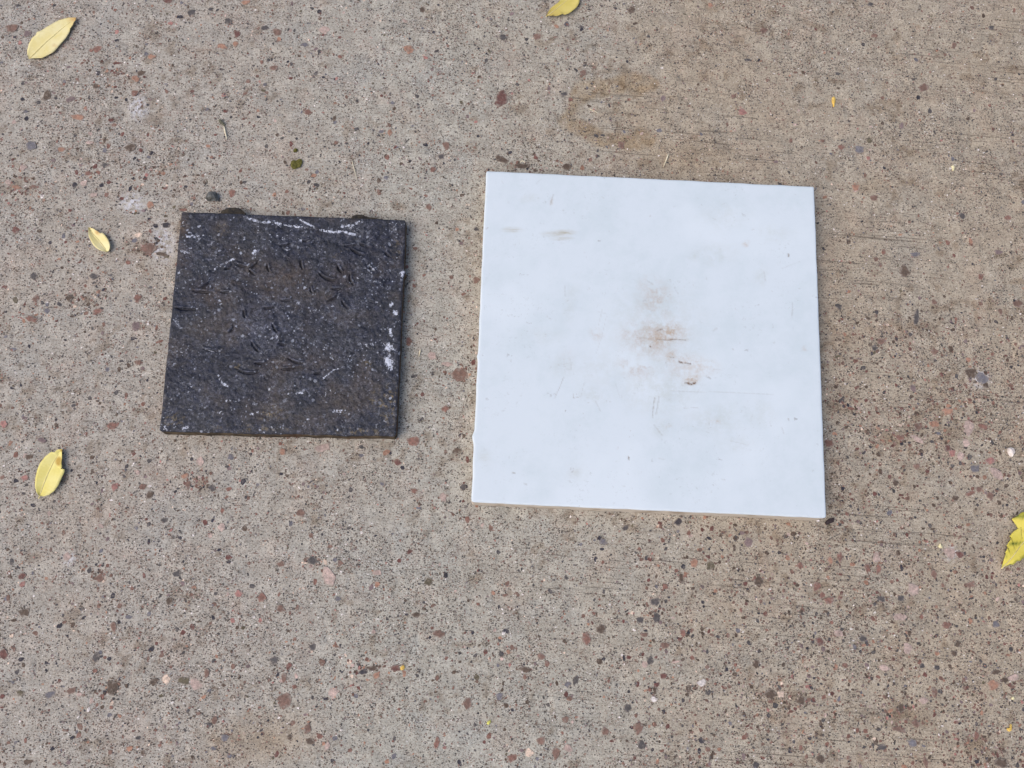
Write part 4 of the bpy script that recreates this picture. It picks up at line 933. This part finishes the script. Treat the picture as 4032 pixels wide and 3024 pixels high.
def chip(name, origin, scale, pts, mat, thick=0.0008, lift=0.0012, bend=0.0005):
    """small flat flake with thickness and a slight bend, traced outline"""
    P = np.array([at(origin[0] + x / scale, origin[1] + y / scale)[:2] for x, y in pts])
    c = P.mean(0)
    n = len(P)
    hz = float(hground(c[:1], c[1:2])[0])
    V, F = [], []
    for f, z in ((0.94, lift - thick), (1.0, lift - thick * .4), (0.96, lift), (0.45, lift + bend)):
        for i, p in enumerate(P):
            q = (p - c) * f
            V.append((q[0], q[1], z + bend * .5 * math.sin(i * 1.7)))
    for r in range(3):
        for i in range(n):
            j = (i + 1) % n
            F.append((r * n + i, r * n + j, (r + 1) * n + j, (r + 1) * n + i))
    F.append(tuple(range(3 * n, 4 * n))); F.append(tuple(range(n - 1, -1, -1)))
    o = mesh_obj(name, np.array(V), F, mat, smooth=False)
    o.location = (c[0], c[1], hz)
    return o
T5 = ((2680, 0), 1.636)
tag(chip('seed_husk', *T5, [(972,632),(985,625),(995,640),(994,662),(988,672),(987,690),(981,692),(976,672),(970,660)], M_chip), 'tiny orange-yellow husk on the concrete beyond the white board', 'husk')
TB = ((1500, 2274), 1.269)
tag(chip('petal_chip', *TB, [(96,448),(104,440),(116,437),(121,450),(112,461),(99,462)], M_chip), 'tiny golden yellow chip beside a cluster of dark and orange stones', 'chip')
tag(chip('petal_chip', *TB, [(528,732),(532,718),(547,711),(549,722),(540,735)], M_green), 'tiny lime yellow chip on bare concrete', 'chip')
tag(chip('petal_chip', (3200, 1400), 1.6587, [(815,1245),(828,1225),(838,1240),(846,1243),(843,1256),(825,1256)], M_palechip), 'tiny pale cream chip to the left of the toothed leaf', 'chip')
tag(chip('petal_chip', *T5, [(1740,1072),(1752,1068),(1763,1080),(1758,1100),(1748,1105),(1744,1090)], M_palechip), 'tiny pale cream flake beyond the far corner of the white board', 'chip')
tag(chip('petal_chip', (3200, 2400), 1.525, [(1188,528),(1200,520),(1210,532),(1203,543),(1192,540)], M_palechip), 'tiny straw-coloured flake nearer the pink stone', 'chip')
tag(chip('petal_chip', (3200, 2400), 1.525, [(1160,712),(1178,708),(1183,686),(1192,690),(1190,722),(1176,732),(1166,728)], M_chip), 'tiny forked yellow flake on the speckled concrete', 'chip')
tag(chip('stone_chip', (3000, 1900), 5.53, [(1355,885),(1385,830),(1440,790),(1560,762),(1548,860),(1440,905),(1390,930)], M_dchip, 0.0016, 0.0020, .0003), 'flat dark brown stone chip touching the corner of the white board', 'chip')

def stick(name, pts, rad, mat, taper=.5, z=None):
    """thin stalk: tube through traced ground points"""
    P = np.array([at(*p) for p in pts])
    P[:, 2] = (hground(P[:, 0], P[:, 1]) + rad * .9 + 0.0004) if z is None else z
    n = 10
    s = np.linspace(0, len(P) - 1, n)
    Q = np.stack([np.interp(s, range(len(P)), P[:, k]) for k in range(3)], 1)
    c = np.array([*Q[:, :2].mean(0), 0])
    V, F = [], []
    for i, p in enumerate(Q):
        d = Q[min(i + 1, n - 1)] - Q[max(i - 1, 0)]
        d /= np.linalg.norm(d) + 1e-9
        sd_ = np.array([-d[1], d[0], 0])
        r = rad * (1 - taper * abs(2 * i / (n - 1) - .8))
        for a in range(6):
            V.append(p - c + sd_ * math.cos(a * 1.0472) * r + np.array([0, 0, math.sin(a * 1.0472) * r]))
    for i in range(n - 1):
        for a in range(6):
            b = (a + 1) % 6
            F.append((i * 6 + a, i * 6 + b, i * 6 + 6 + b, i * 6 + 6 + a))
    F += [tuple(range(5, -1, -1)), tuple(range(6 * n - 6, 6 * n))]
    o = mesh_obj(name, np.array(V), F, mat)
    o.location = c
    return o
tag(stick('straw_piece', [(2631, 608), (2622, 634), (2611, 661)], 0.0008, M_straw), 'pale straw piece standing clear of the far edge of the white board', 'straw')
tag(stick('straw_piece', [(2321, 430), (2338, 437), (2354, 447)], 0.0005, M_straw), 'short straw piece lying inside the brown ring stain', 'straw')
tag(stick('straw_piece', [(884, 500), (889, 525), (895, 550)], 0.0009, M_straw), 'pale stalk piece joined to a grey husk beyond the dark pad', 'straw')
tag(chip('seed_husk', (672, 400), S4, [(632,235),(660,245),(690,275),(715,310),(700,325),(670,310),(640,290),(628,262)], M_husk, 0.0016, 0.0020), 'grey husk at the end of a pale stalk piece', 'husk')
tag(stick('splinter', [(1656, 1375), (1653, 1390), (1649, 1407)], 0.0008, M_straw, .7), 'tiny pale splinter between the dark pad and the white board', 'splinter')
tag(stick('straw_piece', [(1387, 634), (1396, 670), (1407, 709)], 0.0004, M_straw), 'hair-thin pale fibre on concrete between the pad and the ring stain', 'straw')
zt = TW - 0.0005
tag(stick('plastic_curl', [(2044, 676), (2049, 670), (2056, 669), (2061, 672), (2062, 678)], 0.0004, M_straw, .2, zt), 'tiny curled thread hanging on the far edge of the white board', 'thread')
